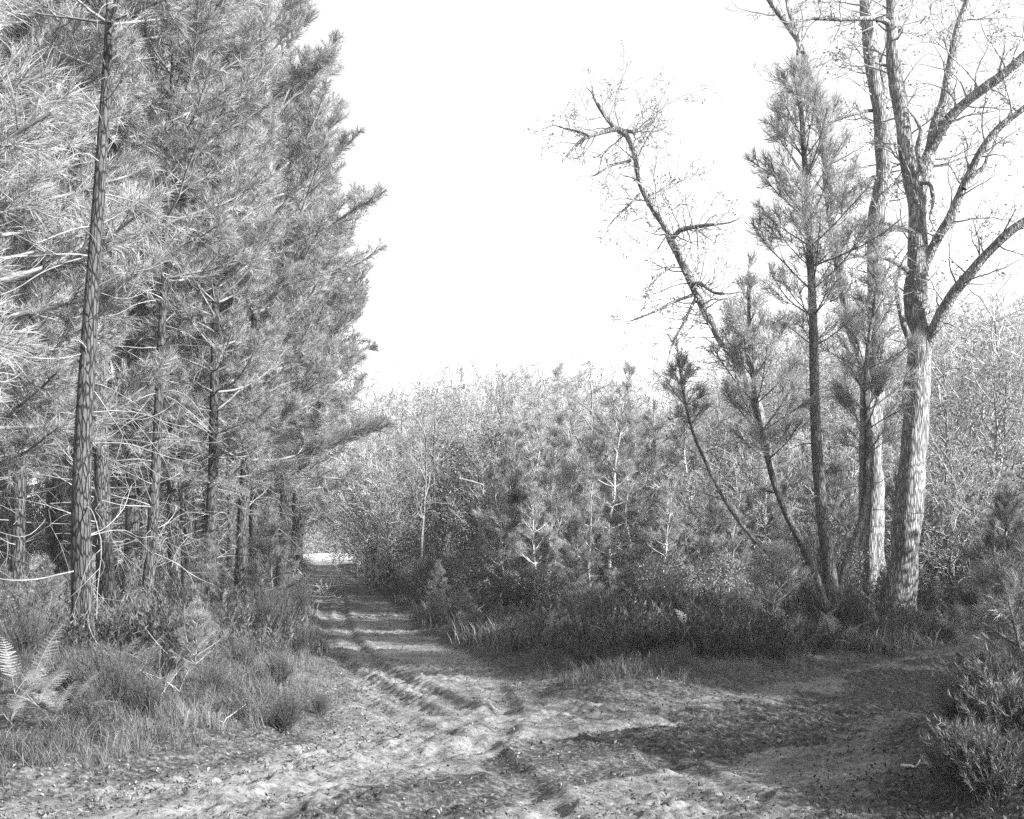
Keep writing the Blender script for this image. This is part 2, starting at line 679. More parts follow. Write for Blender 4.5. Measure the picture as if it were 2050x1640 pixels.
class Tree:
    def __init__(self, seed):
        self.g = np.random.default_rng(seed)
        self.wood, self.twig, self.dead, self.shoots, self.leaves = [], [], [], [], []

    # --- pine parts
    def pine_branch(self, p, d, L, r, up=.10, lvl=0, bare=.3, tone=.5, shoot=.38):
        g = self.g
        st = .22 if lvl == 0 else .16
        n = max(2, int(L / st))
        st = L / n
        store = self.wood if r > .006 else self.twig
        for i in range(n):
            f = (i + 1) / n
            q = d + g.normal(0, .07, 3) * (1.5 if lvl else 1)
            q[2] += up * (.4 + f)
            d = q / np.linalg.norm(q)
            p2 = p + d * st
            r2 = max(.0022, r * (1 - .75 / n))
            store.append((*p, *p2, r, r2))
            if (i + 1) * st > L - shoot or lvl == 2:
                self.shoots.append((*p, *p2, tone + g.normal(0, .1)))
            p, r = p2, r2
            rest = L * (1 - f)
            if lvl < 2 and f > bare and f < .97 and rest > .08:
                for s in range(2 if g.random() < .75 else 3):
                    ax = perp(d, g)
                    if lvl == 0:   # pine sprays lie rather flat
                        ax = unit(np.array([0, 0, 1.]) + g.normal(0, .45, 3)) * (1 if s % 2 else -1)
                    d2 = rot_about(d, ax, math.radians(g.uniform(32, 58)))
                    L2 = min(rest * .75 + .12, .9 if lvl == 0 else .35) * g.uniform(.6, 1)
                    self.pine_branch(p, d2, L2, r * .55, up * 1.6, lvl + 1, .25, tone, shoot * .8)

    def dead_branch(self, p, d, L, r, lvl=0, droop=-.05):
        g = self.g
        n = max(4, int(L / .13))
        st = L / n
        cu = g.normal(0, .09, 3)
        for i in range(n):
            q = d + g.normal(0, .07, 3) + cu
            cu = cu * .97 + g.normal(0, .03, 3)
            q[2] += droop + (.10 if i > n * .5 else 0)
            d = q / np.linalg.norm(q)
            p2 = p + d * st
            r2 = max(.002, r * (1 - .7 / n))
            self.dead.append((*p, *p2, r, r2))
            p, r = p2, r2
            if lvl < 2 and i > 1 and g.random() < .38:
                self.dead_branch(p, rot_about(d, perp(d, g), math.radians(g.uniform(35, 65))), L * (1 - i / n) * .8, r * .6, lvl + 1, droop)

    # --- broadleaved parts
    def bare(self, p, d, L, r, lvl, mx=3, wob=.13, up=.03, leaf=.3, dens=1., ang=(30, 62), rmin=.0035):
        g = self.g
        r = max(r, rmin)
        st = max(.12, L / 9)
        n = max(2, int(L / st))
        st = L / n
        r0 = r
        for i in range(n):
            q = d + g.normal(0, wob, 3)
            q[2] += up
            d = q / np.linalg.norm(q)
            p2 = p + d * st
            r2 = max(rmin, r - r0 * .8 / n)
            (self.wood if r > .03 else self.twig).append((*p, *p2, r, r2))
            p, r = p2, r2
            f = (i + 1) / n
            if lvl < mx and f > .2 and g.random() < .75 * dens:
                d2 = rot_about(d, perp(d, g), math.radians(g.uniform(*ang)))
                self.bare(p, d2, L * g.uniform(.35, .6) * (1.15 - .5 * f), max(.003, r * .68), lvl + 1, mx, wob * 1.15, up, leaf, dens, ang, rmin)
            if leaf > 0 and lvl >= mx - 1 and g.random() < leaf:
                for _ in range(g.integers(1, 4)):
                    self.leaves.append((*(p + g.normal(0, .04, 3)), g.normal(.5, .2)))


def finish(root, tr, trunk_mb, names, mats, nd=None, leaf_size=.06, smooth_trunk=True, side=4, leaf_mb=None):
    """names/mats: trunk, branches, foliage"""
    if trunk_mb is not None:
        trunk_mb.build('trunk', mats[0], root, smooth=smooth_trunk)
    b = MB()
    add_segments(b, tr.wood, 5)
    add_segments(b, tr.twig, 3)
    if b.n:
        b.build('branches', mats[1], root)
    if tr.dead:
        b = MB()
        add_segments(b, tr.dead, 3)
        b.build('dead_branches', M_DEAD, root)
    f = MB()
    if nd:
        add_needles(f, tr.shoots, g=tr.g, **nd)
    if tr.leaves:
        lv = np.array(tr.leaves)
        add_leaves(f, lv[:, :3], lv[:, 3], leaf_size, g=tr.g)
    if f.n:
        f.build('crown', mats[2], root)


def pine_profile(z, base, H, R, kind):
    f = (z - base) / (H - base)
    if kind == 'cone':
        return R * max(0., 1 - max(0., f - .33) / .67) ** 1.0 * min(1, .67 + f) + .25
    return R * (1 - abs(f - .35) ** 1.6 * 1.1) * min(1, (1 - f) * 2.2 + .12)


def build_pine(seed, H, base, R, rad, kind='cone', dead_from=None, nd=None, whorl=.55, nb=5, lean=(0, 0), mats=None, name='pine_tree',
               cat='pine tree', trunk=None, dead_n=3, up=.05, bare=.3, side=None, tonec=.5, wobble=.05):
    """a maritime pine. trunk: own centre line (N,4), else a slightly crooked one is made"""
    tr = Tree(seed)
    g = tr.g
    if trunk is None:
        n = 9
        zz = np.linspace(0, H, n)
        wx = np.cumsum(g.normal(0, wobble, n)) * H / 15
        wy = np.cumsum(g.normal(0, wobble, n)) * H / 15
        pr = np.stack([wx - wx[0] + lean[0] * zz, wy - wy[0] + lean[1] * zz, zz - .15, rad * (1 - zz / H * .93) + .008], 1)
    else:
        pr = np.asarray(trunk, float)
        H = pr[-1, 2]
    pr = resample(pr, .22)
    mb = MB()
    add_tube(mb, pr, 14 if rad > .08 else 8, .05, seed=seed, flare=.25 if rad > .1 else .1)
    zc = pr[:, 2]

    def at(z):
        return np.array([np.interp(z, zc, pr[:, k]) for k in range(4)])
    z = base
    off = g.random() * 6
    while z < H - .15:
        q = at(z)
        Lz = pine_profile(z, base, H, R, kind)
        for k in range(nb + int(g.integers(-1, 2))):
            az = off + k * 2 * PI / nb + g.normal(0, .25)
            Lb = Lz * g.uniform(.65, 1.1)
            if side is not None:      # edge trees are fuller towards the light
                Lb *= 1 + side[1] * math.cos(az - side[0])
                Lb = min(Lb, R * 1.12)
            f = (z - base) / (H - base)
            el = math.radians(8 + 45 * f + g.normal(0, 8))
            d = np.array([math.cos(az) * math.cos(el), math.sin(az) * math.cos(el), math.sin(el)])
            if Lb > .15:
                tr.pine_branch(q[:3] + d * q[3] * .6, d, Lb, max(.008, .011 + Lb * .0075), up=up, bare=bare, tone=tonec + g.normal(0, .12))
        z += whorl * g.uniform(.75, 1.2) * (1 - .35 * (z - base) / (H - base))
        off += 1.3
    q = at(H)
    tr.pine_branch(q[:3], np.array([0, 0, 1.]), .5, .01, up=.1, bare=.4)
    if dead_from is not None:
        z = dead_from
        while z < base + 1.5:
            q = at(z)
            for k in range(dead_n):
                az = g.random() * 2 * PI
                el = g.normal(.12, .25)
                d = np.array([math.cos(az) * math.cos(el), math.sin(az) * math.cos(el), math.sin(el)])
                tr.dead_branch(q[:3] + d * q[3] * .8, d, g.uniform(.25, 1) * (.5 + R * .6), .007 + .005 * g.random())
            z += .4
    root = empty(name, (0, 0, 0), cat=cat)
    finish(root, tr, mb, None, mats or (M_PINE, M_TWIG_MID, M_NEEDLE), nd=nd)
    return root


ND_FAR = dict(dens=60, length=.18, width=.014)
ND_MID = dict(dens=85, length=.19, width=.0095, spread=.85)
ND_NEAR = dict(dens=170, length=.18, width=.0042, two=True)

# ---- prototypes of the plantation pines
edge_a = build_pine(101, 16.5, 2.6, 3.3, .17, 'cone', 1.2, ND_MID, side=(-.4, .25))
edge_b = build_pine(102, 15.5, 3.4, 3.0, .16, 'cone', 1.4, ND_MID, side=(-.4, .25))
edge_c = build_pine(103, 17.5, 3.0, 3.2, .16, 'cone', 1.3, ND_FAR)
inner_a = build_pine(111, 17.5, 7.5, 2.4, .14, 'round', 1.6, ND_FAR, dead_n=2, whorl=.7)
inner_b = build_pine(112, 18.0, 6.6, 2.5, .15, 'round', 1.2, ND_FAR, dead_n=2, whorl=.7)
young_a = build_pine(121, 6.2, .9, 1.35, .055, 'cone', None, ND_MID, whorl=.6, nb=4, mats=(M_TWIG, M_TWIG, M_NEEDLE_BRIGHT), name='young_pine', cat='young pine', up=.12, wobble=.22)
young_b = build_pine(122, 5.0, .5, 1.15, .045, 'cone', None, ND_MID, whorl=.5, nb=4, mats=(M_TWIG, M_TWIG, M_NEEDLE_BRIGHT), name='young_pine', cat='young pine', up=.12, wobble=.22)
young_c = build_pine(123, 3.4, .3, .95, .03, 'cone', None, ND_MID, whorl=.4, nb=4, mats=(M_TWIG_DARK, M_TWIG_DARK, M_NEEDLE_SHADE), name='young_pine', cat='young pine', up=.12, wobble=.22)
sapling = build_pine(124, 1.5, .12, .6, .016, 'cone', None, dict(dens=150, length=.14, width=.005), whorl=.25, nb=4, mats=(M_TWIG_MID, M_TWIG_MID, M_NEEDLE),
                     name='pine_sapling', cat='pine sapling', up=.12, wobble=.3)


# ---- bare oaks
def build_oak(seed, H, R, rad, leaf=.25, mx=3, mats=None, name='bare_oak', cat='oak tree', dens=1., lean=0., lsize=.075, n_main=9, wob=.13, base=.25, rm=.0085):
    tr = Tree(seed)
    g = tr.g
    n = 7
    zz = np.linspace(0, H * .92, n)
    wx = np.cumsum(g.normal(0, .12, n)) * H / 10
    wy = np.cumsum(g.normal(0, .12, n)) * H / 10
    pr = np.stack([wx - wx[0] + lean * zz, wy - wy[0], zz - .15, rad * (1 - zz / H * .9) + .006], 1)
    pr = resample(pr, .3)
    mb = MB()
    add_tube(mb, pr, 9, .08, seed=seed, flare=.2)
    for k in range(n_main):
        f = base + (1 - base) * (k + g.random() * .6) / n_main
        i = min(len(pr) - 1, int(f * len(pr)))
        az = k * 2.4 + g.normal(0, .4)
        el = math.radians(10 + 50 * f + g.normal(0, 8))
        d = np.array([math.cos(az) * math.cos(el), math.sin(az) * math.cos(el), math.sin(el)])
        L = R * g.uniform(.7, 1.15) * (1.1 - .55 * abs(f - .4))
        tr.bare(pr[i, :3], d, L, pr[i, 3] * .5 + .016, 1, mx, wob, .04, leaf, dens, rmin=rm)
    tr.bare(pr[-1, :3], np.array([0, 0, 1.]), H * .15, pr[-1, 3], 1, mx, wob, .03, leaf, dens, rmin=rm)
    root = empty(name, (0, 0, 0), cat=cat)
    finish(root, tr, mb, None, mats or (M_OAK, M_TWIG_MID, M_DRY), leaf_size=lsize)
    return root


oak_a = build_oak(201, 9.5, 4.2, .12, .05, 4, n_main=15, dens=.95, wob=.16, mats=(M_OAK, M_TWIG_MID, M_DRY), lsize=.05)
oak_b = build_oak(202, 8.5, 4.0, .09, .1, 4, n_main=16, dens=.95, wob=.17, base=.15, mats=(M_OAK, M_TWIG, M_DRY), lsize=.05)
oak_c = build_oak(203, 10.5, 4.0, .13, .04, 4, n_main=14, dens=.95, wob=.16, base=.2, mats=(M_OAK, M_TWIG_MID, M_DRY), lsize=.05)
oak_d = build_oak(206, 9.0, 2.7, .085, .04, 4, n_main=10, dens=.9, wob=.15, base=.38, name='slender_oak', cat='slender oak', mats=(M_OAK, M_TWIG_MID, M_DRY), lsize=.05)
thick_a = build_oak(204, 7.0, 4.0, .07, .3, 4, n_main=22, dens=1.0, wob=.18, base=.05, name='twiggy_oak', mats=(M_OAK, M_TWIG, M_DRY), lsize=.055)
thick_b = build_oak(205, 6.0, 3.8, .06, .5, 4, n_main=22, dens=1.0, wob=.2, base=.03, name='twiggy_oak', mats=(M_OAK, M_TWIG, M_DRY), lsize=.055)
leafy_a = build_oak(211, 6.5, 2.6, .09, 2.5, 3, n_main=14, dens=1.1, base=.1, name='leafy_oak', cat='small oak', lsize=.085)
leafy_b = build_oak(212, 5.0, 2.3, .07, 2.5, 3, n_main=14, dens=1.1, base=.06, name='leafy_oak', cat='small oak', lsize=.085)


def cloud_leaves(root, seed, blobs, n, size, mat, name='crown'):
    """leaves spread in lumpy clusters through a crown's volume"""
    g = np.random.default_rng(seed)
    pts, tn = [], []
    for (c, r) in blobs:
        k = int(n * r ** 2)
        u = unit(g.normal(0, 1, (k, 3))) * (g.random((k, 1)) ** .45) * r * np.array([1, 1, .8])
        keep = fbm(u[:, 0] * 1 + c[0], u[:, 2] + u[:, 1] * .7 + c[1], 2.2 / max(r, .5), 3, seed) > .40
        pts.append((u + c)[keep])
        tn.append(g.normal(.5, .22, keep.sum()))
    f = MB()
    p = np.concatenate(pts)
    add_leaves(f, p, np.concatenate(tn), size, g=g)
    return f.build(name, mat, root)


def build_bush(seed, H, R, name, cat, mat, leaf=.05, n=700, twig=None, stems=9):
    """leafy shrub: many stems from the ground, leaves in clumps"""
    tr = Tree(seed)
    g = tr.g
    blobs = []
    for k in range(stems):
        az = g.random() * 2 * PI
        el = math.radians(g.uniform(40, 85))
        d = np.array([math.cos(az) * math.cos(el), math.sin(az) * math.cos(el), math.sin(el)])
        L = H * g.uniform(.6, 1) * (.7 + .3 * math.sin(el))
        tr.bare(np.array([g.normal(0, .08), g.normal(0, .08), -.05]), d, L, .012 + .006 * H, 1, 3, .12, .05, 0, .8)
        for t in (.45, .7, .95):
            blobs.append((d * L * t + g.normal(0, .1, 3) * H * .5, R * g.uniform(.28, .5)))
    blobs = [(c * [1, 1, 1] + [0, 0, 0], r) for c, r in blobs]
    root = empty(name, (0, 0, 0), cat=cat)
    finish(root, tr, None, None, (None, twig or M_TWIG_DARK, mat))
    cloud_leaves(root, seed, blobs, n, leaf, mat, 'foliage')
    return root


bush_a = build_bush(301, 2.0, 1.3, 'leafy_shrub', 'shrub', M_EVER, .05, 900)
bush_b = build_bush(302, 1.5, 1.2, 'leafy_shrub', 'shrub', M_DRY, .055, 700, M_TWIG_MID)
bush_c = build_bush(303, 3.2, 1.7, 'leafy_shrub', 'shrub', M_DRY, .07, 420, M_TWIG_MID, 11)
bush_d = build_bush(304, 3.4, 1.8, 'leafy_shrub', 'shrub', M_EVER, .07, 520, M_TWIG_DARK, 11)


def build_broom(seed, H, name='broom_bush', cat='broom bush', mat=None, n=260, nl=16):
    """broom / tree heath: a sheaf of thin upright stems set with tiny leaves"""
    g = np.random.default_rng(seed)
    f, b = MB(), MB()
    segs, pts, sh = [], [], []
    for k in range(n):
        az, el = g.random() * 2 * PI, math.radians(g.uniform(38, 88))
        d = np.array([math.cos(az) * math.cos(el), math.sin(az) * math.cos(el), math.sin(el)])
        p = np.array([g.normal(0, .09) * H, g.normal(0, .09) * H, 0])
        L = H * g.uniform(.45, 1)
        r = .0045
        t0 = g.normal(.5, .15)
        for i in range(6):
            d = unit(d + g.normal(0, .10, 3) + [0, 0, .05])
            p2 = p + d * L / 6
            segs.append((*p, *p2, r, r * .8))
            if i > 1:
                sh.append((*p, *p2, t0 + (i - 3) * .07))
            p, r = p2, r * .8
    add_segments(b, segs, 3)
    add_needles(f, sh, nl / (H / 6) * .5, .05, .007, g=g, spread=.9)
    root = empty(name, (0, 0, 0), cat=cat)
    b.build('stems', M_TWIG_DARK, root)
    f.build('foliage', mat or M_HEATH, root)
    return root


broom_a = build_broom(321, 1.1)
broom_b = build_broom(322, .8)
tuft_a = build_broom(323, .5, 'heather_clump', 'heather clump', M_GRASS, 220, 20)


# ------------------------------------------------------------------ traced trees
def limb(pts, d, r0, r1, dd=0.):
    """photo pixels at distance d (moving by dd towards the tip) -> (N,4) with radius in photo pixels"""
    n = len(pts)
    out = []
    for i, (x, y) in enumerate(pts):
        t = i / (n - 1)
        D = d + dd * t
        out.append([*P(x, y, D), (r0 * (1 - t) + r1 * t) / F * D])
    return np.array(out)


def traced(name, label, cat, limbs, base_xy, mats, seed, twigs, leaf, leaf_size=.06, mx=4, flare=.25, kscale=1., twig_up=.02):
    """limbs: list of (N,4); the first is the trunk. twigs: list of (limb index, from, to, count, length)"""
    bx, by = base_xy
    bz = gz(bx, by) - .1
    org = np.array([bx, by, bz])
    root = empty(name, org, label=label, cat=cat)
    tr = Tree(seed)
    g = tr.g
    first = True
    rs = []
    for i, L in enumerate(limbs):
        q = L.copy()
        q[:, :3] -= org
        q = resample(q, .12)
        q[:, 3] *= 1 + .05 * np.sin(np.arange(len(q)) * .37 + i) + .04 * np.sin(np.arange(len(q)) * .83 + 2 * i)
        wv = np.cumsum(g.normal(0, .013, (len(q), 3)), 0)
        wv[1:-1] = (wv[:-2] + wv[1:-1] + wv[2:]) / 3
        q[:, :3] += (wv - np.linspace(0, 1, len(q))[:, None] * wv[-1] - (1 - np.linspace(0, 1, len(q))[:, None]) * wv[0]) * .9
        rs.append(q)
        tb = MB()
        add_tube(tb, q, 18 if q[0, 3] > .1 else 8, .07, cap=True, seed=seed + i, flare=flare if first else 0)
        tb.build('trunk' if first else 'limb', mats[0], root, smooth=True)
        tr.bare(q[-1, :3], unit(q[-1, :3] - q[-2, :3]), .7, max(.006, q[-1, 3] * .9), 1, mx, .2, twig_up, leaf, .9, rmin=.0058)
        first = False
    for (li, a, b, cnt, L) in twigs:
        q = rs[li]
        cnt = int(cnt * 1.9)
        for k in range(cnt):
            f = a + (b - a) * (k + g.random()) / cnt
            i = min(len(q) - 2, int(f * len(q)))
            ax = unit(q[i + 1, :3] - q[i, :3])
            d = rot_about(ax, perp(ax, g), math.radians(g.uniform(40, 85)))
            d[1] *= .8
            tr.bare(q[i, :3] + d * q[i, 3] * .7, unit(d), L * g.uniform(.35, 1.2), max(.006, min(.022, q[i, 3] * .35)) * kscale, 1, mx, .16, twig_up, leaf, .8, rmin=.0058)
    finish(root, tr, None, None, mats, leaf_size=leaf_size)
    return root


OAKM = (M_OAK, M_TWIG_MID, M_DRY)
# the pair of big oaks right of centre
D3 = 24.0
o3 = [limb([(1800, 1268), (1803, 1180), (1812, 1080), (1826, 960), (1838, 820), (1842, 700), (1832, 620), (1834, 540), (1838, 450), (1832, 372),
            (1818, 300), (1805, 180), (1795, 90), (1788, -60), (1770, -250)], D3, 32, 9.5),
      limb([(1834, 400), (1850, 340), (1862, 280), (1885, 190), (1903, 110), (1930, 20), (1965, -90)], D3, 15, 8, 1.2),
      limb([(1862, 300), (1900, 240), (1960, 180), (2030, 120), (2110, 60), (2200, 20)], D3, 12, 6, -1.5),
      limb([(1836, 560), (1870, 490), (1905, 425), (1940, 350), (1975, 285), (2030, 228), (2110, 170)], D3, 11, 5, -1.2),
      limb([(1930, 378), (1950, 350), (1968, 335), (1978, 312)], D3 - .7, 6, 3.5),
      limb([(1850, 705), (1878, 650), (1905, 600), (1950, 545), (2000, 490), (2060, 440), (2140, 400)], D3, 13, 7, -1.5),
      limb([(1828, 700), (1812, 650), (1800, 600), (1796, 560)], D3, 8, 3, -.5),
      limb([(1830, 552), (1800, 530), (1768, 515), (1735, 514), (1700, 508)], D3, 6, 3, -1),
      limb([(1848, 345), (1838, 300), (1843, 262), (1832, 238)], D3 - .3, 6, 3),
      limb([(1800, 60), (1770, 40), (1740, 38), (1690, 42), (1630, 38)], D3, 7, 3, -.5),
      limb([(1838, 470), (1790, 452), (1755, 445)], D3, 4, 2.5, .5),
      limb([(1826, 378), (1830, 370), (1860, 365), (1868, 395)], D3, 5, 4, -.4)]
tw = [(0, .5, .99, 26, 1.1), (1, .1, .95, 9, 1.3), (2, .15, .95, 12, 1.3), (3, .15, .95, 12, 1.1), (5, .1, .95, 13, 1.2), (6, .5, 1, 3, .6), (7, .2, 1, 6, .8), (9, .2, 1, 7, .8),
      (10, .4, 1, 3, .7), (0, .28, .5, 5, .6)]
traced('oak_tree', 'pale barked big oak with forking limbs, right one of the close pair of oaks', 'oak tree', o3, G(1806, 1258), OAKM, 401, tw, .3)
D2 = 26.5
o2 = [limb([(1748, 1245), (1746, 1150), (1743, 1040), (1746, 930), (1748, 800), (1752, 680), (1752, 560), (1750, 440), (1762, 330), (1758, 250),
            (1742, 150), (1734, 60), (1728, -60), (1720, -200)], D2, 27, 10),
      limb([(1762, 245), (1768, 190), (1758, 130), (1745, 70), (1738, 0), (1730, -100)], D2, 12, 6, .8),
      limb([(1752, 640), (1738, 560), (1710, 650)][:1] + [(1765, 430), (1790, 385), (1812, 340), (1830, 300)], D2, 9, 5, .8),
      limb([(1750, 355), (1715, 375), (1690, 395), (1665, 412)], D2, 5, 2.5, -.6),
      limb([(1755, 222), (1720, 225), (1690, 232), (1665, 245)], D2, 4, 2, -.6)]
o2[2] = limb([(1758, 430), (1780, 395), (1805, 355), (1825, 320)], D2, 9, 5, .8)
traced('oak_tree', 'darker slim big oak with forked top, left one of the close pair of oaks', 'oak tree', o2, G(1750, 1240), OAKM, 402,
       [(0, .35, .99, 26, 1.1), (1, .1, .95, 8, 1.), (2, .3, 1, 4, .8), (3, .2, 1, 6, .7), (4, .2, 1, 5, .6)], .3)
D5 = 25.5
o5 = [limb([(1741, 1236), (1738, 1100), (1738, 960), (1735, 860), (1722, 740), (1700, 640), (1682, 540), (1664, 430), (1652, 330), (1630, 200), (1602, 100), (1572, 50), (1545, 15), (1500, -60)], D5, 14, 5),
      limb([(1604, 105), (1590, 60), (1578, 25), (1572, -40)], D5, 5, 3, .2),
      limb([(1672, 480), (1650, 470), (1620, 440), (1600, 425)], D5, 4, 2, -.6)]
traced('oak_tree', 'slender oak stem curving left above the young pine beside the two big oaks', 'oak tree', o5, G(1741, 1246) + [0, -.6], (M_OAK, M_TWIG_MID, M_DRY), 403,
       [(0, .4, .99, 26, .9), (1, .2, 1, 3, .6), (2, .2, 1, 4, .5)], .3, flare=.1)
D1 = 30.0
o1 = [limb([(1556, 1215), (1550, 1120), (1540, 1020), (1530, 930), (1512, 840), (1478, 740), (1432, 660), (1398, 600), (1370, 545), (1335, 470), (1305, 420), (1280, 370),
            (1266, 310), (1250, 268), (1228, 255), (1210, 232), (1196, 208)], D1, 12.5, 3.6),
      limb([(1236, 257), (1205, 262), (1178, 272), (1152, 295), (1134, 314)], D1, 5, 2.5, -.6),
      limb([(1180, 272), (1160, 266), (1140, 262), (1118, 253)], D1 - .3, 3, 1.5),
      limb([(1246, 262), (1275, 262), (1300, 248), (1312, 235), (1318, 215)], D1, 4.5, 2, .4),
      limb([(1262, 322), (1232, 328), (1208, 340), (1190, 352)], D1, 3.5, 1.5, -.5),
      limb([(1345, 480), (1360, 462), (1385, 455), (1410, 452), (1440, 448)], D1, 6, 3, -.6),
      limb([(1396, 452), (1398, 490), (1398, 540), (1400, 575)], D1 - .3, 1.2, .6),
      limb([(1384, 572), (1400, 566), (1430, 585), (1450, 588)], D1, 5, 2.5, -.5),
      limb([(1280, 388), (1255, 415), (1235, 435), (1222, 448)], D1, 3, 1.5, -.5),
      limb([(1392, 598), (1370, 640), (1350, 680), (1340, 710)], D1, 3.5, 1.5, -.6),
      limb([(1388, 590), (1345, 605), (1310, 625), (1270, 640)], D1, 3.5, 1.5, -.8),
      limb([(1350, 530), (1320, 550), (1300, 575)], D1, 3, 1.5, -.5),
      limb([(1300, 390), (1340, 372), (1375, 355)], D1, 3, 1.5, .5)]
tw = [(0, .42, .99, 34, 1.3), (1, .2, 1, 7, .7), (2, .2, 1, 4, .5), (3, .2, 1, 9, 1.1), (4, .2, 1, 6, .8), (5, .1, 1, 10, 1.2), (6, .1, .9, 6, .8), (7, .2, 1, 7, .9), (8, .2, 1, 6, .8),
      (9, .1, 1, 7, .6), (10, .1, 1, 8, .7), (11, .2, 1, 4, .5), (12, .1, 1, 6, .8), (0, .2, .5, 14, .9)]
traced('leaning_oak', 'thin bare oak leaning far out left with crooked broken top against the sky', 'oak tree', o1, G(1556, 1222), OAKM, 404, tw, .3, .06)

# ---- the big young pine in front of the oaks: four stems out of one foot, needles at their tops
YM = (M_PINE_YOUNG, M_TWIG_DARK, M_NEEDLE)


def stem_pine(name, label, stems, base_xy, seed, nd, mats=YM, cat='pine tree', bare=.3):
    """stems: (limb (N,4), crown from .. to (fraction), longest branch, whorl step)"""
    bx, by = base_xy
    org = np.array([bx, by, gz(bx, by) - .08])
    root = empty(name, org, label=label, cat=cat)
    tr = Tree(seed)
    g = tr.g
    first = True
    for i, (L, a, b, R, wh, low) in enumerate(stems):
        q = L.copy()
        q[:, :3] -= org
        q = resample(q, .15)
        mb = MB()
        add_tube(mb, q, 12, .05, cap=True, seed=seed + i, flare=.15 if first else 0)
        mb.build('trunk' if first else 'stem', mats[0], root, smooth=True)
        first = False
        s = np.concatenate([[0], np.cumsum(np.linalg.norm(np.diff(q[:, :3], axis=0), axis=1))])
        u = s[-1] * a
        off = g.random() * 6
        while u < s[-1] * b:
            p = np.array([np.interp(u, s, q[:, k]) for k in range(4)])
            f = (u / s[-1] - a) / (b - a)
            for k in range(5):
                az = off + k * PI / 2.5 + g.normal(0, .3)
                el = math.radians(28 + 38 * f + g.normal(0, 7))
                d = np.array([math.cos(az) * math.cos(el), math.sin(az) * math.cos(el), math.sin(el)])
                Lb = (R * (1 - f) ** .7 * min(1, .45 + f * 2) + .25) * g.uniform(.6, 1.1)
                tr.pine_branch(p[:3], d, Lb, .006 + Lb * .008, up=.10, bare=bare, tone=.5 + g.normal(0, .12))
            u += wh * g.uniform(.8, 1.2)
            off += 1.1
        u = s[-1] * low
        while u < s[-1] * a:
            p = np.array([np.interp(u, s, q[:, k]) for k in range(4)])
            for k in range(2):
                az = g.random() * 2 * PI
                d = unit(np.array([math.cos(az), math.sin(az), .35 + g.normal(0, .2)]))
                tr.dead_branch(p[:3], d, g.uniform(.4, 1.2), .009, 0, .0)
            u += .45
        tr.pine_branch(q[-1, :3], unit(q[-1, :3] - q[-3, :3]), .45, .008, up=.1, bare=.3)
    b = MB()
    add_segments(b, tr.wood, 5)
    add_segments(b, tr.twig, 3)
    add_segments(b, tr.dead, 3)
    b.build('branches', mats[1], root)
    f = MB()
    add_needles(f, tr.shoots, g=g, **nd)
    f.build('crown', mats[2], root)
    return root


DY = 20.3
stem_pine('pine_tree', 'tall young pine with four spreading stems from one foot, in front of the oaks', [
    (limb([(1672, 1285), (1668, 1200), (1655, 1100), (1643, 1000), (1634, 880), (1630, 760), (1628, 640), (1622, 520), (1616, 400), (1608, 280), (1602, 190), (1597, 100)], DY, 15, 3), .50, .97, 1.75, .42, .2),
    (limb([(1668, 1270), (1645, 1190), (1610, 1100), (1575, 1030), (1548, 960), (1528, 880), (1512, 800), (1504, 720), (1500, 640), (1498, 570)], DY, 9, 3, -.5), .52, .97, 1.4, .42, .2),
    (limb([(1664, 1268), (1620, 1190), (1560, 1130), (1500, 1070), (1450, 1000), (1410, 920), (1385, 860), (1368, 790), (1360, 730)], DY, 5, 2, .7), .80, .97, .4, .3, .2),
    (limb([(1680, 1190), (1696, 1120), (1722, 1050), (1732, 980), (1736, 880), (1733, 780), (1738, 690), (1752, 600), (1756, 520)], DY, 8, 3, .6), .42, .97, 1.2, .40, .1)],
    G(1672, 1288), 501, dict(dens=62, length=.22, width=.009, spread=.85))

# ---- front pines of the plantation, trunks traced
ND_P1 = dict(dens=90, length=.19, width=.008, two=True, spread=.85)


def front_pine(label, pts, d, r0, r1, seed, base, H, R, nd=ND_P1, dead=1.0, side=None, whorl=.55, dead_n=3, dd=0., mats=None, tonec=.5):
    L = limb(pts, d, r0, r1, dd)
    bx, by = L[0, 0], L[0, 1]
    z0 = gz(bx, by) - .1
    L[0, 2] = min(L[0, 2], z0)
    q = L.copy()
    q[:, :3] -= [bx, by, z0]
    root = build_pine(seed, H, base, R, r0 / F * d, 'cone', dead, nd, side=side, trunk=q, whorl=whorl, dead_n=dead_n, mats=mats, tonec=tonec)
    root.location = (bx, by, z0)
    root['label'] = label
    USED.add(root.name)
    return root


front_pine('thick fissured pine trunk, nearest of the left wood, with ferns at its foot',
           [(166, 1352), (164, 1200), (162, 1050), (166, 900), (174, 740), (184, 590), (194, 450), (204, 300), (212, 180), (220, 20), (228, -150), (236, -380), (240, -700)], 15.4, 23, 3,
           601, 8.2, 0, 2.3, dead=1.2, side=(-.6, .2), whorl=.6, dead_n=2)
front_pine('sunlit pine trunk standing right behind the thick fissured front one',
           [(212, 1280), (210, 1150), (206, 1000), (202, 850), (203, 700), (212, 520), (226, 380), (236, 230), (240, 60), (244, -160), (250, -420)], 20.5, 19, 3,
           602, 8.5, 0, 2.4, nd=ND_MID, dead=1.5, dead_n=2)
front_pine('pine with a curved lower trunk among brush, third from the left wood edge',
           [(282, 1262), (292, 1200), (300, 1130), (306, 1040), (312, 930), (317, 820), (322, 700), (328, 590), (332, 470), (338, 330), (344, 180), (350, 20), (354, -200)], 21, 13, 3,
           603, 6.2, 0, 2.1, nd=ND_MID, dead=1.4, side=(-.5, .2))
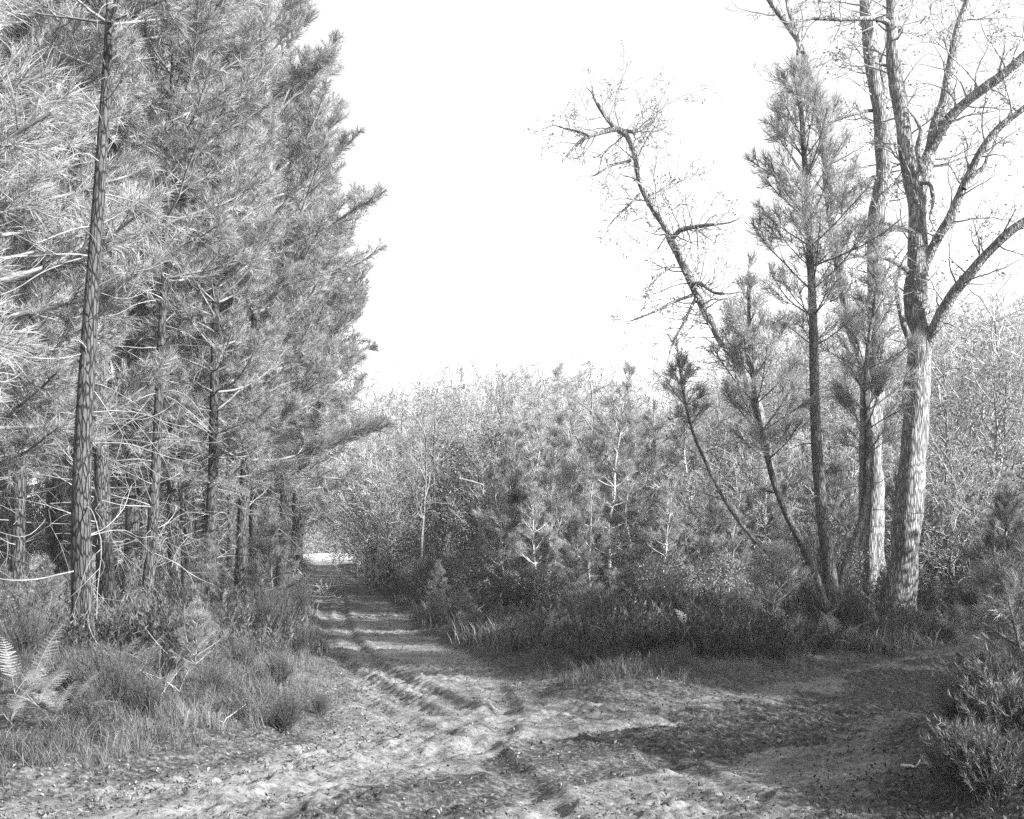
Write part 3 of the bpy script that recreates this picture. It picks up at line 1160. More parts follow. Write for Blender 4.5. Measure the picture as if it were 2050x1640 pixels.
front_pine('pine with a straight pale trunk and low sprays, beside the track edge',
           [(480, 1225), (484, 1100), (490, 980), (498, 850), (506, 720), (514, 590), (520, 450), (524, 320), (526, 180), (528, 40), (530, -120)], 28, 13, 3,
           604, 3.6, 0, 3.3, nd=ND_MID, dead=1.5, side=(.2, .32), whorl=.5)
front_pine('slim leaning pine trunk at the left edge of the picture',
           [(28, 1260), (36, 1100), (40, 950), (48, 800), (62, 680), (78, 560), (90, 430), (100, 290), (108, 120), (112, -80), (116, -320)], 21, 15, 3,
           605, 5.6, 0, 2.2, nd=ND_MID, dead=1.5)
# the pine just out of frame on the left whose lit sprays hang into the picture
np_ = front_pine('near pine with long bright needle sprays hanging in from the left edge',
                 [(-420, 1700), (-422, 1300), (-420, 900), (-422, 500), (-420, 100), (-418, -400), (-416, -900), (-414, -1500)], 7.6, 26, 4,
                 606, 2.35, 0, 1.75, nd=dict(dens=105, length=.19, width=.0052, two=True, spread=.85), dead=None, side=(.2, .3), whorl=.5, mats=(M_PINE, M_TWIG_MID, M_NEEDLE_BRIGHT), tonec=.45)

# ------------------------------------------------------------------ plantation of pines on the left
for pr in (edge_a, edge_b, edge_c, inner_a, inner_b, young_a, young_b, young_c, sapling, oak_a, oak_b, oak_c, oak_d, leafy_a, leafy_b, thick_a, thick_b, bush_a, bush_b, bush_c, bush_d, broom_a):
    measure(pr)

def road_ok(x, y, m=1.2):
    return float(sdf(np.array([x]), np.array([y]), ROAD)[0]) > m


edge_specs = [  # x pixel, distance, which, scale, turn, label
    (560, 35, edge_b, 1.0, .3, 'pine by the track, fourth back along the wood edge, crown against the sky'),
    (585, 42, edge_c, .95, 2.0, 'pine by the track, fifth back along the wood edge'),
    (590, 50, edge_a, .92, 4.0, 'pine by the track, sixth back, low sprays over the verge'),
    (602, 60, edge_b, .85, 1.1, 'smaller pine by the track, next to last before the bright clearing'),
    (594, 72, edge_c, .8, 3.3, 'farthest pine of the wood edge, just left of the bright clearing'),
    (420, 33, edge_a, 1.05, 5.0, 'broad pine behind the straight pale trunk, inside the wood'),
    (350, 29, edge_c, 1.0, .9, 'broad pine between two front trunks, inside the wood'),
    (120, 27, edge_b, 1.05, 2.7, 'broad pine seen left of the thick fissured trunk'),
    (-60, 18, edge_a, 1.0, .4, 'pine at the far left whose crown just enters the picture'),
    (430, 24.5, edge_b, .8, 1.9, 'shorter bushy pine in the front row between straight pale trunk and curved one'),
    (255, 25, edge_a, .95, 3.6, 'broad pine right behind the sunlit second trunk'),
    (512, 33.5, edge_c, .98, 4.4, 'pine directly behind the straight pale trunk by the track'),
]
for px, d, pr, sc, rz, lab in edge_specs:
    x = (px - 1025) / F * d
    place(pr, (x, d, gz(x, d)), rz, sc, lab)
g = np.random.default_rng(12)
cnt = 0
for row, d0 in enumerate(np.arange(24, 100, 4.2)):
    xr = (585 - 1025) / F * d0 - 2.5
    xl = (-120 - 1025) / F * d0
    n = int((xr - xl) / 3.4)
    for k in range(n + 1):
        if d0 > 60 and k % 2:
            continue
        x = xr - k * 3.4 + g.normal(0, .5)
        d = d0 + g.normal(0, .8)
        if x < xl:
            continue
        place((inner_a, inner_b, edge_c)[int(g.integers(0, 3)) if d0 > 40 else int(g.integers(0, 2))], (x, d, gz(x, d)), g.random() * 6.28, g.uniform(.9, 1.1),
              'slim pine trunk standing deep in the dim left wood', 'pines deep in the plantation', tilt=g.normal(0, .015))
        cnt += 1
print('inner pines', cnt)

# ------------------------------------------------------------------ middle distance, centre and right
mid = [  # proto, x pixel, distance, tip row, turn, label
    (oak_a, 850, 44, 760, .3, 'bare oak with level side branches, first right of the far bend of the track'),
    (oak_c, 715, 58, 800, 1.2, 'dark thin oak beside the far end of the track'),
    (oak_b, 950, 50, 742, 2.2, 'bare oak with fan of twigs against the sky, centre of the picture'),
    (oak_a, 1040, 52, 735, 3.5, 'bare oak with forked twigs against the sky left of the three young pines'),
    (young_a, 1222, 29, 728, .4, 'young pine with straight white stem and dark tip, middle of the clearing edge'),
    (young_b, 1105, 27.5, 830, 2.0, 'young pine with slightly bent white stem left of the straight stemmed one'),
    (young_a, 1156, 42, 730, 4.0, 'young pine tip poking up behind between the two white stemmed ones'),
    (young_b, 1300, 32, 800, 1.0, 'young pine in shade right of the straight white stemmed one'),
    (young_a, 1380, 31, 770, 3.0, 'young pine below the leaning oak'),
    (young_b, 1180, 26, 930, 3.0, 'low young pine between the two white stemmed ones'),
    (young_b, 1030, 31, 860, 5.0, 'young pine right against the dark evergreen oak'),
    (leafy_a, 985, 37, 800, .4, 'leafy oak with pale top rising behind the dark evergreen crown'),
    (thick_a, 1370, 27, 900, 1.4, 'twiggy small oak with pale tangled branches left of the young pine stems'),
    (thick_b, 1500, 29, 880, 2.4, 'twiggy small oak tangled behind the many stemmed young pine'),
    (leafy_b, 1905, 29, 770, .8, 'leafy small oak right of the big oak pair'),
    (leafy_a, 1990, 33, 640, 3.1, 'leafy small oak at the right edge of the picture'),
    (oak_b, 1995, 38, 470, 4.0, 'bare oak with gnarled branches at the far right edge'),
    (leafy_b, 1600, 33, 800, 5.0, 'leafy small oak between young pine stem and oak pair'),
    (thick_a, 1680, 31, 780, 0.7, 'twiggy small oak right behind the oak pair'),
    (thick_b, 1890, 28, 880, 5.2, 'low twiggy oak at the right foot of the big oaks'),
    (young_c, 1150, 24, 1030, .2, 'knee high pine bush in heather before the white stemmed young pines'),
    (young_c, 1440, 24, 1010, 2.2, 'small shaded pine left of the spreading young pine foot'),
    (young_c, 2010, 21, 960, 4.2, 'small soft pine at right edge behind the side track'),
    (young_c, 345, 19, 1150, 1.0, 'small pine bush growing between trunks left of track'),
    (young_c, 420, 22, 1080, 3.0, 'small pine with pale arching twigs in front of straight pale trunk'),
    (young_c, 90, 17, 1140, 5.0, 'small pine bush left of thick fissured trunk'),
    (young_c, 545, 27, 1010, 2.5, 'small pine bush on the verge near bend of track'),
    (thick_b, 800, 40, 900, 2.5, 'low twiggy oak beyond the heather right of the far track'),
]
for pr, px, d, ty, rz, lab in mid:
    x = (px - 1025) / F * d
    place(pr, (x, d, gz(x, d)), rz, top_scale(pr, ty, d), lab)

# evergreen oak: dark leaf clumps over the small oak's wood
ev = empty('evergreen_oak', (P(975, 0, 34)[0], 34, 0), label='dark evergreen oak, densest black crown in the middle distance', cat='evergreen oak')
tr = Tree(777)
for az in range(9):
    d = unit(np.array([math.cos(az * 2.1), math.sin(az * 2.1), 1.1 + .2 * (az % 3)]))
    tr.bare(np.array([0, 0, .9 + .25 * az]), d, 1.6, .03, 1, 3, .14, .03, 0, .9)
tb = MB()
add_tube(tb, resample([[0, 0, -.1, .09], [.1, 0, 1, .08], [.0, .1, 2.2, .06], [.15, 0, 3.6, .03]], .2), 9, .08, seed=3)
finish(ev, tr, tb, None, (M_OAK, M_TWIG_MID, M_EVER))
cloud_leaves(ev, 778, [(np.array([x, y, z]), r) for x, y, z, r in [(-.3, 0, 2.0, .75), (.4, .1, 1.9, .6), (0, -.3, 2.6, .7), (-.5, .2, 3.6, .6), (-.9, 0, 4.2, .55), (.2, 0, 4.6, .5), (.8, .2, 2.4, .45)]],
             2600, .06, M_EVER)

# woods across the centre and right, tree by tree
g = np.random.default_rng(33)
n_far = 0


def far_label(pr, px, d):
    k = {'bare_oak': 'bare tall oak', 'twiggy_oak': 'low twiggy oak', 'leafy_oak': 'leafy oak'}[pr.name.split('.')[0]]
    z = 'left of centre' if px < 900 else 'behind the young pines' if px < 1300 else 'behind the leaning oak' if px < 1560 else 'behind the big oaks' if px < 1850 else 'at the right edge'
    b = 'front row' if d < 58 else 'middle' if d < 82 else 'far back'
    return f'{k} of the far woods, {b}, {z}', f'{k}s of the far woods, {b}, {z}'


for d0 in np.arange(39, 112, 5.0):
    xb = (2120 - 1025) / F * d0
    step = 2.9 + d0 * .016
    x = (700 - 1025) / F * d0 + g.random() * 2
    while x < xb:
        xx, dd = x + g.normal(0, .6), d0 + g.normal(0, 1.6)
        px = 1025 + xx / dd * F
        pr = (oak_a, thick_a, thick_b, oak_c, leafy_a, oak_b)[int(g.integers(0, 6))]
        if px < 1080 and pr in (leafy_a, thick_b):
            pr = (oak_a, oak_c)[int(g.integers(0, 2))]
        if px > (740 if d0 < 80 else 715):
            ty = g.uniform(700, 860) - 0.5 * max(0, min(300, px - 1350)) * (g.random() < .7)
            if pr in (thick_a, thick_b, leafy_a):
                ty += 40
            place(pr, (xx, dd, gz(xx, dd)), g.random() * 6.28, top_scale(pr, ty, dd), *far_label(pr, px, dd))
            n_far += 1
        x += step * g.uniform(.7, 1.3)
# trees closing the view round the far clearing
for i in range(46):
    d = g.uniform(235, 300) if i % 3 else g.uniform(98, 150)
    px = g.uniform(525, 800) if i % 3 else (g.uniform(470, 596) if i % 2 else g.uniform(684, 800))
    x = (px - 1025) / F * d
    place((thick_a, thick_b, oak_b)[i % 3 if d < 158 else i % 2], (x, d, gz(x, d)), px, top_scale(thick_a, g.uniform(860, 960), d),
          'pale tree standing beyond the bright clearing at the end of the track', 'trees beyond the clearing')
print('far oaks', n_far)
# understory that fills the wood's foot
def under_label(pr, px, where):
    k = 'pine bush' if 'pine' in pr.name else {bush_a.name: 'small dark leafy shrub', bush_b.name: 'small pale leafy shrub', bush_c.name: 'tall pale leafy shrub', bush_d.name: 'tall dark leafy shrub', broom_a.name: 'dark broom clump'}[pr.name]
    z = 'far left' if px < 300 else 'near the track' if px < 620 else 'left of centre' if px < 1050 else 'centre' if px < 1450 else 'behind the spreading pine' if px < 1750 else 'right of the big oaks'
    return f'{k} {where}, {z}', f'{k} group {where}, {z}'


for i in range(125):
    d = g.uniform(27, 62)
    px = g.uniform(735, 2080)
    x = (px - 1025) / F * d
    if not road_ok(x, d, 1.5):
        continue
    pr = (bush_c, bush_d, bush_b, young_c, bush_c, young_b)[int(g.integers(0, 6))]
    place(pr, (x, d, gz(x, d)), g.random() * 6.28, g.uniform(.6, 1.0), *under_label(pr, px, 'at the foot of the far woods'))
for i in range(70):
    d = g.uniform(17, 60)
    px = g.uniform(-60, 610 if d > 25 else 560)
    x = (px - 1025) / F * d
    if not road_ok(x, d, 1.6):
        continue
    pr = (young_c, bush_b, bush_a, bush_c, young_c)[int(g.integers(0, 5))] if d > 26 else (young_c, bush_b, sapling, young_c)[int(g.integers(0, 4))]
    place(pr, (x, d, gz(x, d)), g.random() * 6.28, g.uniform(.7, 1.4) / max(1., HEIGHT[pr.name]), *under_label(pr, px, 'between the trunks of the left wood'))
for i in range(34):       # dark thicket added far inside the pine wood to deepen its gloom
    d = g.uniform(55, 100)
    px = g.uniform(-60, 560)
    x = (px - 1025) / F * d
    place(bush_d, (x, d, gz(x, d)), g.random() * 6.28, g.uniform(1.2, 1.9), *under_label(bush_d, px, 'added to darken the left wood'))
for i, (px, d, ty) in enumerate([(900, 42, 900), (935, 45, 860), (1290, 38, 840), (1340, 40, 830), (1390, 37, 860), (1450, 39, 820), (1330, 34, 930), (870, 50, 850), (1560, 36, 850), (1660, 38, 820), (1240, 44, 860),
                                 (1880, 34, 880), (1950, 30, 930), (2020, 36, 850), (1040, 40, 880), (760, 62, 930)]):
    x = (px - 1025) / F * d
    place(bush_d, (x, d, gz(x, d)), i * 1.7, top_scale(bush_d, ty, d), *under_label(bush_d, px, 'rising in the far woods'))
for i, (px, d, ty) in enumerate([(735, 47, 800), (765, 40, 850), (800, 46, 770), (842, 36, 790), (880, 42, 740), (925, 40, 760), (1010, 44, 730), (1075, 41, 770), (1130, 38, 800), (1190, 45, 740), (1260, 40, 750),
                                 (1310, 43, 730), (1585, 36, 700), (1880, 36, 640), (1930, 40, 600), (2010, 34, 690)]):
    x = (px - 1025) / F * d
    z = 'left of the dark evergreen' if px < 960 else 'among the young pines' if px < 1350 else 'by the oak pair'
    place(oak_d, (x, d, gz(x, d)), i * 2.4, top_scale(oak_d, ty, d), f'slender pale stemmed bare oak {z}', f'slender bare oaks {z}', tilt=.03 * math.sin(i * 5))
for i, (px, py, hh) in enumerate([(760, 1160, 1.9), (790, 1172, 1.7), (815, 1186, 1.8), (835, 1200, 1.5), (850, 1215, 1.5), (870, 1228, 1.3), (880, 1245, 1.2), (905, 1262, 1.0), (740, 1150, 2.2), (860, 1190, 1.8), (935, 1278, .8), (900, 1215, 1.6)]):
    x, y = G(px, py)
    pr = (bush_a, broom_a, young_c, bush_b)[i % 4]
    place(pr, (x, y, gz(x, y)), i * 1.6, hh / HEIGHT[pr.name], *under_label(pr, px, 'lining the right side of the main track'))
# mixed brush on the slope between the tracks
for i in range(44):
    px, d = g.uniform(760, 1990), g.uniform(18.5, 31)
    x = (px - 1025) / F * d
    if not road_ok(x, d, 1.3):
        continue
    pr = (bush_a, young_c, bush_b, broom_a, bush_b, young_b)[i % 6]
    hh = g.uniform(.6, 1.0) if d < 22 else g.uniform(.9, 1.9)
    place(pr, (x, d, gz(x, d)), g.random() * 6.28, hh / HEIGHT[pr.name], *under_label(pr, px, 'on the heather slope'))
# young pines crowding the edge of the clearing
for i, (px, d, ty) in enumerate([(1070, 25.5, 950), (1135, 30, 880), (1260, 27.5, 900), (1330, 25.5, 960), (1180, 33, 850), (1010, 28, 960), (1410, 26, 930), (1275, 35, 800), (1085, 36, 800), (1460, 24, 980)]):
    x = (px - 1025) / F * d
    place((young_b, young_a)[i % 2], (x, d, gz(x, d)), i * 2.2, top_scale((young_b, young_a)[i % 2], ty, d), 'bushy young pine crowded among others at the edge of the clearing', 'young pines at the edge of the clearing')

# ------------------------------------------------------------------ shrubs one can pick out
shr = [
    (broom_a, 990, 1215, 1.0, 'dark rounded broom clump in the heather'),
    (broom_a, 1690, 1300, 1.0, 'dark broom hiding the foot of the many stemmed young pine'),
    (broom_b, 1620, 1265, 1.1, 'broom left of the many stemmed young pine foot'),
    (broom_b, 1450, 1290, 1.0, 'shaded broom in the middle of the heather slope'),
    (broom_b, 1960, 1262, 1.2, 'broom bush beyond the side track at the right edge'),
    (broom_a, 240, 1470, .62, 'dark heath clump in the left foreground by the ferns'),
    (broom_b, 570, 1478, .5, 'small dark heath clump at the left edge of the track junction'),
    (broom_a, 480, 1170, 1.3, 'broom at the foot of the straight pale pine'),
    (broom_b, 200, 1440, .8, 'heath clump behind the left foreground one'),
    (bush_a, 1060, 1175, .55, 'small leafy shrub with upright tips in the heather'),
    (bush_b, 1140, 1170, .55, 'pale leafy shrub in the heather under the white stemmed pines'),
    (bush_b, 530, 1200, .75, 'pale leafy shrub catching the sun beside the track bend'),
    (bush_a, 590, 1165, .9, 'dark leafy shrub hanging over the track bend'),
    (sapling, 730, 1142, 1.2, 'sapling pine on the verge beside the far track'),
    (sapling, 1290, 1240, .9, 'sapling pine in the shaded heather, middle one'),
    (sapling, 400, 1400, .45, 'sapling pine with bent twigs on the left verge'),
    (sapling, 1560, 1300, .9, 'sapling pine in shade left of the spreading stems'),
]
for pr, px, py, sc, lab in shr:
    x, y = G(px, py)
    place(pr, (x, y, gz(x, y)), (px * 7) % 6.28, sc, lab)
for i, (x, y, sc) in enumerate([(3.1, 7.5, 1.1), (3.3, 8.0, 1.2), (3.6, 9.0, 1.2), (3.8, 9.9, 1.0), (4.2, 10.4, 1.1), (3.9, 8.3, 1.3), (3.6, 7.2, 1.2), (4.2, 9.5, 1.3), (3.3, 8.8, .8)]):
    place(tuft_a, (x, y, gz(x, y)), i * 2.3, sc, 'pale tipped heather and grass clump on the right foreground bank', 'heather clumps on the right foreground bank')
for i, (px, py, sc, pr) in enumerate([(130, 1425, .6, broom_b), (335, 1400, .6, broom_b), (430, 1440, .42, broom_a), (385, 1350, .7, broom_a), (300, 1470, .45, broom_b), (480, 1380, .55, broom_b), (560, 1400, .5, broom_b),
                                       (600, 1330, .6, broom_b), (540, 1290, .8, broom_a), (450, 1310, .8, broom_b), (60, 1370, .8, broom_a), (600, 1230, .9, broom_a), (170, 1500, .35, broom_a), (640, 1440, .3, broom_b)]):
    x, y = G(px, py)
    z = 'by the ferns' if px < 320 else 'between the curved pine and the sand' if px < 470 else 'along the left edge of the track'
    place(pr, (x, y, gz(x, y)), i * 1.9, sc, f'dark heath bush on the left verge, {z}', f'heath bushes on the left verge, {z}')
# right foreground hump: heath, broom and a bright little pine
for i in range(22):
    y = 6.9 + 3.8 * ((i * .381 + .2) % 1)
    x = .362 * y + 1.5 * ((i * .618) % 1)
    place(tuft_a, (x, y, gz(x, y)), i * 1.3, .6 + .35 * ((i * .77) % 1), 'pale tipped heather and grass clump on the right foreground bank', 'heather clumps on the right foreground bank')
for (x, y, sc, pr, lab) in [(3.1, 7.0, .36, broom_a, 'dark heath bush in the bottom right corner'), (3.75, 8.9, .5, broom_a, 'tallest dark heath bush on the right foreground bank'),
                            (3.9, 7.4, .45, broom_b, 'heath bush at the right picture edge')]:
    place(pr, (x, y, gz(x, y)), x * 9, sc, lab)
nd_s = dict(dens=230, length=.10, width=.0035, two=True)
sp = build_pine(131, 1.15, .15, .36, .014, 'cone', None, nd_s, whorl=.22, nb=4, mats=(M_TWIG_MID, M_TWIG_MID, M_NEEDLE_BRIGHT), name='pine_sapling', cat='pine sapling', up=.12, wobble=.3)
place(sp, (3.5, 8.3, gz(3.5, 8.3)), 1, .9, 'bright sunlit pine sapling in the right foreground heath')


# ------------------------------------------------------------------ dead brushwood
def build_brush(seed, n, L):
    tr = Tree(seed)
    g = tr.g
    for k in range(n):
        az = g.random() * 2 * PI
        el = math.radians(g.uniform(5, 75))
        tr.dead_branch(np.array([g.normal(0, .12), g.normal(0, .12), -.02]), np.array([math.cos(az) * math.cos(el), math.sin(az) * math.cos(el), math.sin(el)]), L * g.uniform(.5, 1.1), .007, 0, -.03)
    b = MB()
    add_segments(b, tr.dead, 3)
    o = b.build('dead_brush', M_TWIG)
    return tag(o, None, 'dead brush')


brush_a, brush_b = build_brush(951, 9, .9), build_brush(952, 6, 1.2)
for i, (px, py, sc, lab) in enumerate([(330, 1420, .8, 'pale dead twigs sprawling behind the left grass tufts'), (400, 1370, 1., 'tangle of bare pale twigs on the left verge below the curved pine'),
                                       (300, 1330, .9, 'bare twigs round the foot of the curved pine'), (450, 1300, 1., 'grey brushwood between curved and straight pale pine'),
                                       (110, 1390, .8, 'brushwood left of the thick fissured trunk'), (230, 1360, .8, 'brushwood right behind the thick fissured trunk'),
                                       (540, 1330, .7, 'low dead twigs at the left track edge'), (60, 1330, 1., 'dead twigs by the left picture edge'), (520, 1240, 1.1, 'brushwood by the bend of the track'),
                                       (1500, 1240, 1.2, 'grey brushwood left of the spreading pine'), (1390, 1200, 1.3, 'pale tangled brushwood under the small twiggy oak'), (1960, 1240, 1.1, 'brushwood by the side track at right')]):
    x, y = G(px, py)
    place((brush_a, brush_b)[i % 2], (x, y, gz(x, y)), i * 1.9, sc * .75, lab)


# ------------------------------------------------------------------ bracken
def build_fern(seed, n_fr=4, L=.75):
    g = np.random.default_rng(seed)
    root = empty('bracken_fern', (0, 0, 0), cat='fern')
    for k in range(n_fr):
        mb = MB()
        az = k * 2 * PI / n_fr + g.normal(0, .5)
        el = math.radians(g.uniform(45, 70))
        d = np.array([math.cos(az) * math.cos(el), math.sin(az) * math.cos(el), math.sin(el)])
        p = np.zeros(3)
        n = 20
        st = L / n
        side = unit(np.cross(d, [0, 0, 1.]))
        V, T = [], []
        segs = []
        for i in range(n):
            d = unit(d + np.array([0, 0, -.055]) + g.normal(0, .02, 3))
            p2 = p + d * st
            segs.append((*p, *p2, .004 * (1 - i / n) + .001, .004 * (1 - (i + 1) / n) + .001))
            p = p2
            f = i / n
            if f > .22:
                PL = L * .26 * math.sin(PI * min(1, (f - .12) * 1.08)) ** .7 * (1.15 - .9 * f) + .01
                for s in (-1, 1):
                    pd = unit(side * s + d * .45 + g.normal(0, .06, 3) + np.array([0, 0, -.15]))
                    nrm = unit(np.cross(pd, d)) + g.normal(0, .08, 3)
                    m = max(3, int(PL / .014))
                    for j in range(m):
                        c = p + pd * PL * (j / m)
                        wl = PL * .13 * (1 - j / m) + .004
                        for t in (-1, 1):
                            q = unit(np.cross(nrm, pd)) * t
                            b = len(V)
                            V += [c, c + pd * PL / m * .8, c + q * wl + pd * wl * .4]
                            T.append((b, b + 1, b + 2))
        add_segments(mb, segs, 3, .6)
        mb.add(V, T=T, tone=np.clip(g.normal(.5, .12) + np.repeat(g.normal(0, .1, len(T)), 3), 0, 1))
        mb.build('frond', M_BRACKEN, root)
    return root


fern_a, fern_b, fern_c = build_fern(901, 6, .62), build_fern(902, 3, .8), build_fern(903, 5, .5)
ferns = [(fern_a, 160, 1450, .8, 'bracken between the left edge ferns and the thick trunk'), (fern_c, 330, 1420, .8, 'small bracken in grass right of the dark heath clump'),
         (fern_a, 130, 1490, .9, 'pale bracken in front of the dark heath clump, left foreground'), (fern_b, 60, 1420, 1.1, 'tall narrow bracken rising behind the left foreground ferns'),
         (fern_a, 75, 1462, 1.1, 'pale bracken fern at the left edge, biggest of the front ferns'), (fern_b, 215, 1400, .95, 'pale upright bracken frond at the foot of the thick trunk'),
         (fern_c, 20, 1490, 1.1, 'pale bracken cut by the left picture edge'), (fern_a, 265, 1440, .8, 'bracken drooping right of the thick trunk'),
         (fern_c, 105, 1500, 1.0, 'low pale bracken in front of the biggest left fern'), (fern_b, 290, 1370, .7, 'small bracken behind the one drooping right of the trunk'),
         (fern_b, 30, 1440, .9, 'tall bracken at the left edge behind the biggest fern')]
for pr, px, py, sc, lab in ferns:
    x, y = G(px, py)
    place(pr, (x, y, gz(x, y) + .04), (px * 3.1) % 6.28, sc * .85, lab)
FERN_SPOTS = [G(f[1], f[2]) for f in ferns]
g = np.random.default_rng(5)
k = 0
while k < 74:
    px, py = g.uniform(1080, 1960), g.uniform(1195, 1330)
    x, y = G(px, py)
    if not road_ok(x, y, .8):
        continue
    place((fern_a, fern_b, fern_c)[k % 3], (x, y, gz(x, y)), g.random() * 6.28, g.uniform(.8, 1.3), 'dry bracken in the shaded heather between the tracks', 'bracken in the heather')
    k += 1


# ------------------------------------------------------------------ ground cover (stuff)
def merge(proto, pos, rz, sc, tone_off, tilt, g):
    """copies of one little plant as arrays"""
    V, T, Q, A = proto
    c, s = np.cos(rz), np.sin(rz)
    N = len(pos)
    X = V[None, :, 0] * c[:, None] - V[None, :, 1] * s[:, None]
    Y = V[None, :, 0] * s[:, None] + V[None, :, 1] * c[:, None]
    Z = np.broadcast_to(V[None, :, 2], X.shape)
    X = (X + Z * tilt[:, 0:1]) * sc[:, None] + pos[:, 0:1]
    Y = (Y + Z * tilt[:, 1:2]) * sc[:, None] + pos[:, 1:2]
    Z = Z * sc[:, None] + pos[:, 2:3]
    n = len(V)
    offs = (np.arange(N) * n)[:, None, None]
    TT = (T[None] + offs).reshape(-1, 3) if len(T) else None
    QQ = (Q[None] + offs).reshape(-1, 4) if len(Q) else None
    return np.stack([X, Y, Z], 2).reshape(-1, 3), TT, QQ, np.clip(A[None] + tone_off[:, None], 0, 1).reshape(-1)


def grass_proto(seed, n, h, spread, w):
    g = np.random.default_rng(seed)
    mb = MB()
    az = g.random(n) * 2 * PI
    lean = np.abs(g.normal(0, .38, n))
    p = g.normal(0, spread, (n, 3))
    p[:, 2] = -.01
    L = h * g.uniform(.4, 1.1, n)
    d = unit(np.stack([np.cos(az) * lean, np.sin(az) * lean, np.ones(n)], 1))
    d2 = unit(d + np.stack([np.cos(az), np.sin(az), -np.ones(n) * .5], 1) * g.uniform(.1, .9, n)[:, None])
    side = unit(np.cross(d, g.normal(0, 1, (n, 3)))) * w / 2
    m = p + d * (L * .55)[:, None]
    tip = m + d2 * (L * .45)[:, None]
    V = np.stack([p - side, p + side, m - side * .8, m + side * .8, tip], 1).reshape(-1, 3)
    k = np.arange(n) * 5
    mb.add(V, T=np.stack([k + 2, k + 3, k + 4], 1), Q=np.stack([k, k + 1, k + 3, k + 2], 1), tone=np.repeat(np.clip(g.normal(.5, .2, n), 0, 1), 5))
    return mb.arrays()


def heath_proto(seed, n, h, spread, lw=.008, ln=.035, den=26):
    g = np.random.default_rng(seed)
    mb = MB()
    sh, sg = [], []
    for k in range(n):
        az, lean = g.random() * 2 * PI, abs(g.normal(0, .4))
        p = np.array([g.normal(0, spread), g.normal(0, spread), 0])
        d = unit(np.array([math.cos(az) * lean, math.sin(az) * lean, 1]))
        L = h * g.uniform(.5, 1.1)
        t0 = g.normal(.45, .2)
        for i in range(3):
            d = unit(d + g.normal(0, .12, 3))
            p2 = p + d * L / 3
            sg.append((*p, *p2, .003, .002))
            if i:
                sh.append((*p, *p2, t0 + .12 * i))
            p = p2
    add_segments(mb, sg, 3, .2)
    add_needles(mb, sh, den / (h / 3), ln, lw, g=g, spread=.8, base=0)
    return mb.arrays()


def scatter(name, protos, n, region, dens, h_sc, label, mat, seed, zoff=0., lod=None):
    g = np.random.default_rng(seed)
    out = MB()
    pts = region(g, n)
    sd = sdf(pts[:, 0], pts[:, 1], ROAD) + (fbm(pts[:, 0], pts[:, 1], 1.3, 3, 5) - .5) * .5
    keep = dens(pts[:, 0], pts[:, 1], sd) > g.random(len(pts))
    for q in FERN_SPOTS:      # the front ferns stand clear of the tufts
        keep &= np.hypot(pts[:, 0] - q[0], (pts[:, 1] - q[1] + .35) * .7) > .42
    pts, sd = pts[keep], sd[keep]
    z = ground_z(pts[:, 0], pts[:, 1], False) + zoff
    pos = np.column_stack([pts, z])
    which = g.integers(0, len(protos), len(pts))
    tn = (fbm(pts[:, 0], pts[:, 1], .8, 3, seed) - .5) * .7 + g.normal(0, .08, len(pts))
    sc = h_sc(pts[:, 0], pts[:, 1], sd) * g.uniform(.65, 1.2, len(pts))
    for i, pr in enumerate(protos):
        m = which == i
        if m.any():
            V, T, Q, A = merge(pr, pos[m], g.random(m.sum()) * 6.28, sc[m], tn[m], g.normal(0, .1, (m.sum(), 2)), g)
            out.add(V, T=T, Q=Q, tone=A)
    o = out.build(name, mat)
    tag(o, label, None, None, 'stuff')
    print(name, len(pts), len(out.T))
    return o


def wedge(d0, d1, xa, xb, power=1.):
    """random points with distance between d0 and d1, x pixel between xa and xb"""
    def f(g, n):
        d = d0 + (d1 - d0) * g.random(n) ** power
        px = g.uniform(xa, xb, n)
        return np.stack([(px - 1025) / F * d, d], 1)
    return f


gp_near = [grass_proto(i, 34, .30, .05, .004) for i in range(4)]
gp_far = [grass_proto(10 + i, 22, .38, .10, .014) for i in range(3)]
hp_near = [heath_proto(20 + i, 26, .30, .09, .006, .03) for i in range(3)]
hp_far = [heath_proto(30 + i, 14, .42, .16, .014, .06, 9) for i in range(3)]


def d_grass(x, y, sd):
    v = sst(.0, .6, sd) * (.35 + .65 * sst(.35, .65, fbm(x, y, .6, 3, 15)))
    return np.where(x > 0, v * .85 + .15 * v * sst(2.5, .3, sd), v)


def d_heath(x, y, sd):
    return sst(.25, .9, sd) * sst(.30, .5, fbm(x, y, .5, 3, 25))


scatter('grass', gp_near, 5200, wedge(6.6, 18, -60, 2110, .9), d_grass, lambda x, y, sd: .45 + .4 * sst(.1, 1.2, sd), 'dry grass tufts along the verges of the near track', M_GRASS, 1)
scatter('far_grass', gp_far, 11000, wedge(17, 62, -60, 2110, 1.3), d_grass, lambda x, y, sd: .9 + .3 * sst(.1, 1.2, sd), 'paler grass along the far track and under the trees', M_GRASS, 2)
scatter('heather_undergrowth', hp_near, 1050, wedge(8, 18, -60, 2110, 1.), d_heath, lambda x, y, sd: (.5 + .7 * sst(.2, 2.0, sd)) * np.where(x < 0, .75, 1), 'dark heather on the near verges', M_HEATH, 3)
scatter('far_heather_undergrowth', hp_far, 3000, wedge(15, 55, -60, 2110, 1.2), d_heath, lambda x, y, sd: .8 + .7 * sst(.2, 2.5, sd), 'dark heather and brush between the track and the woods', M_HEATH, 4)

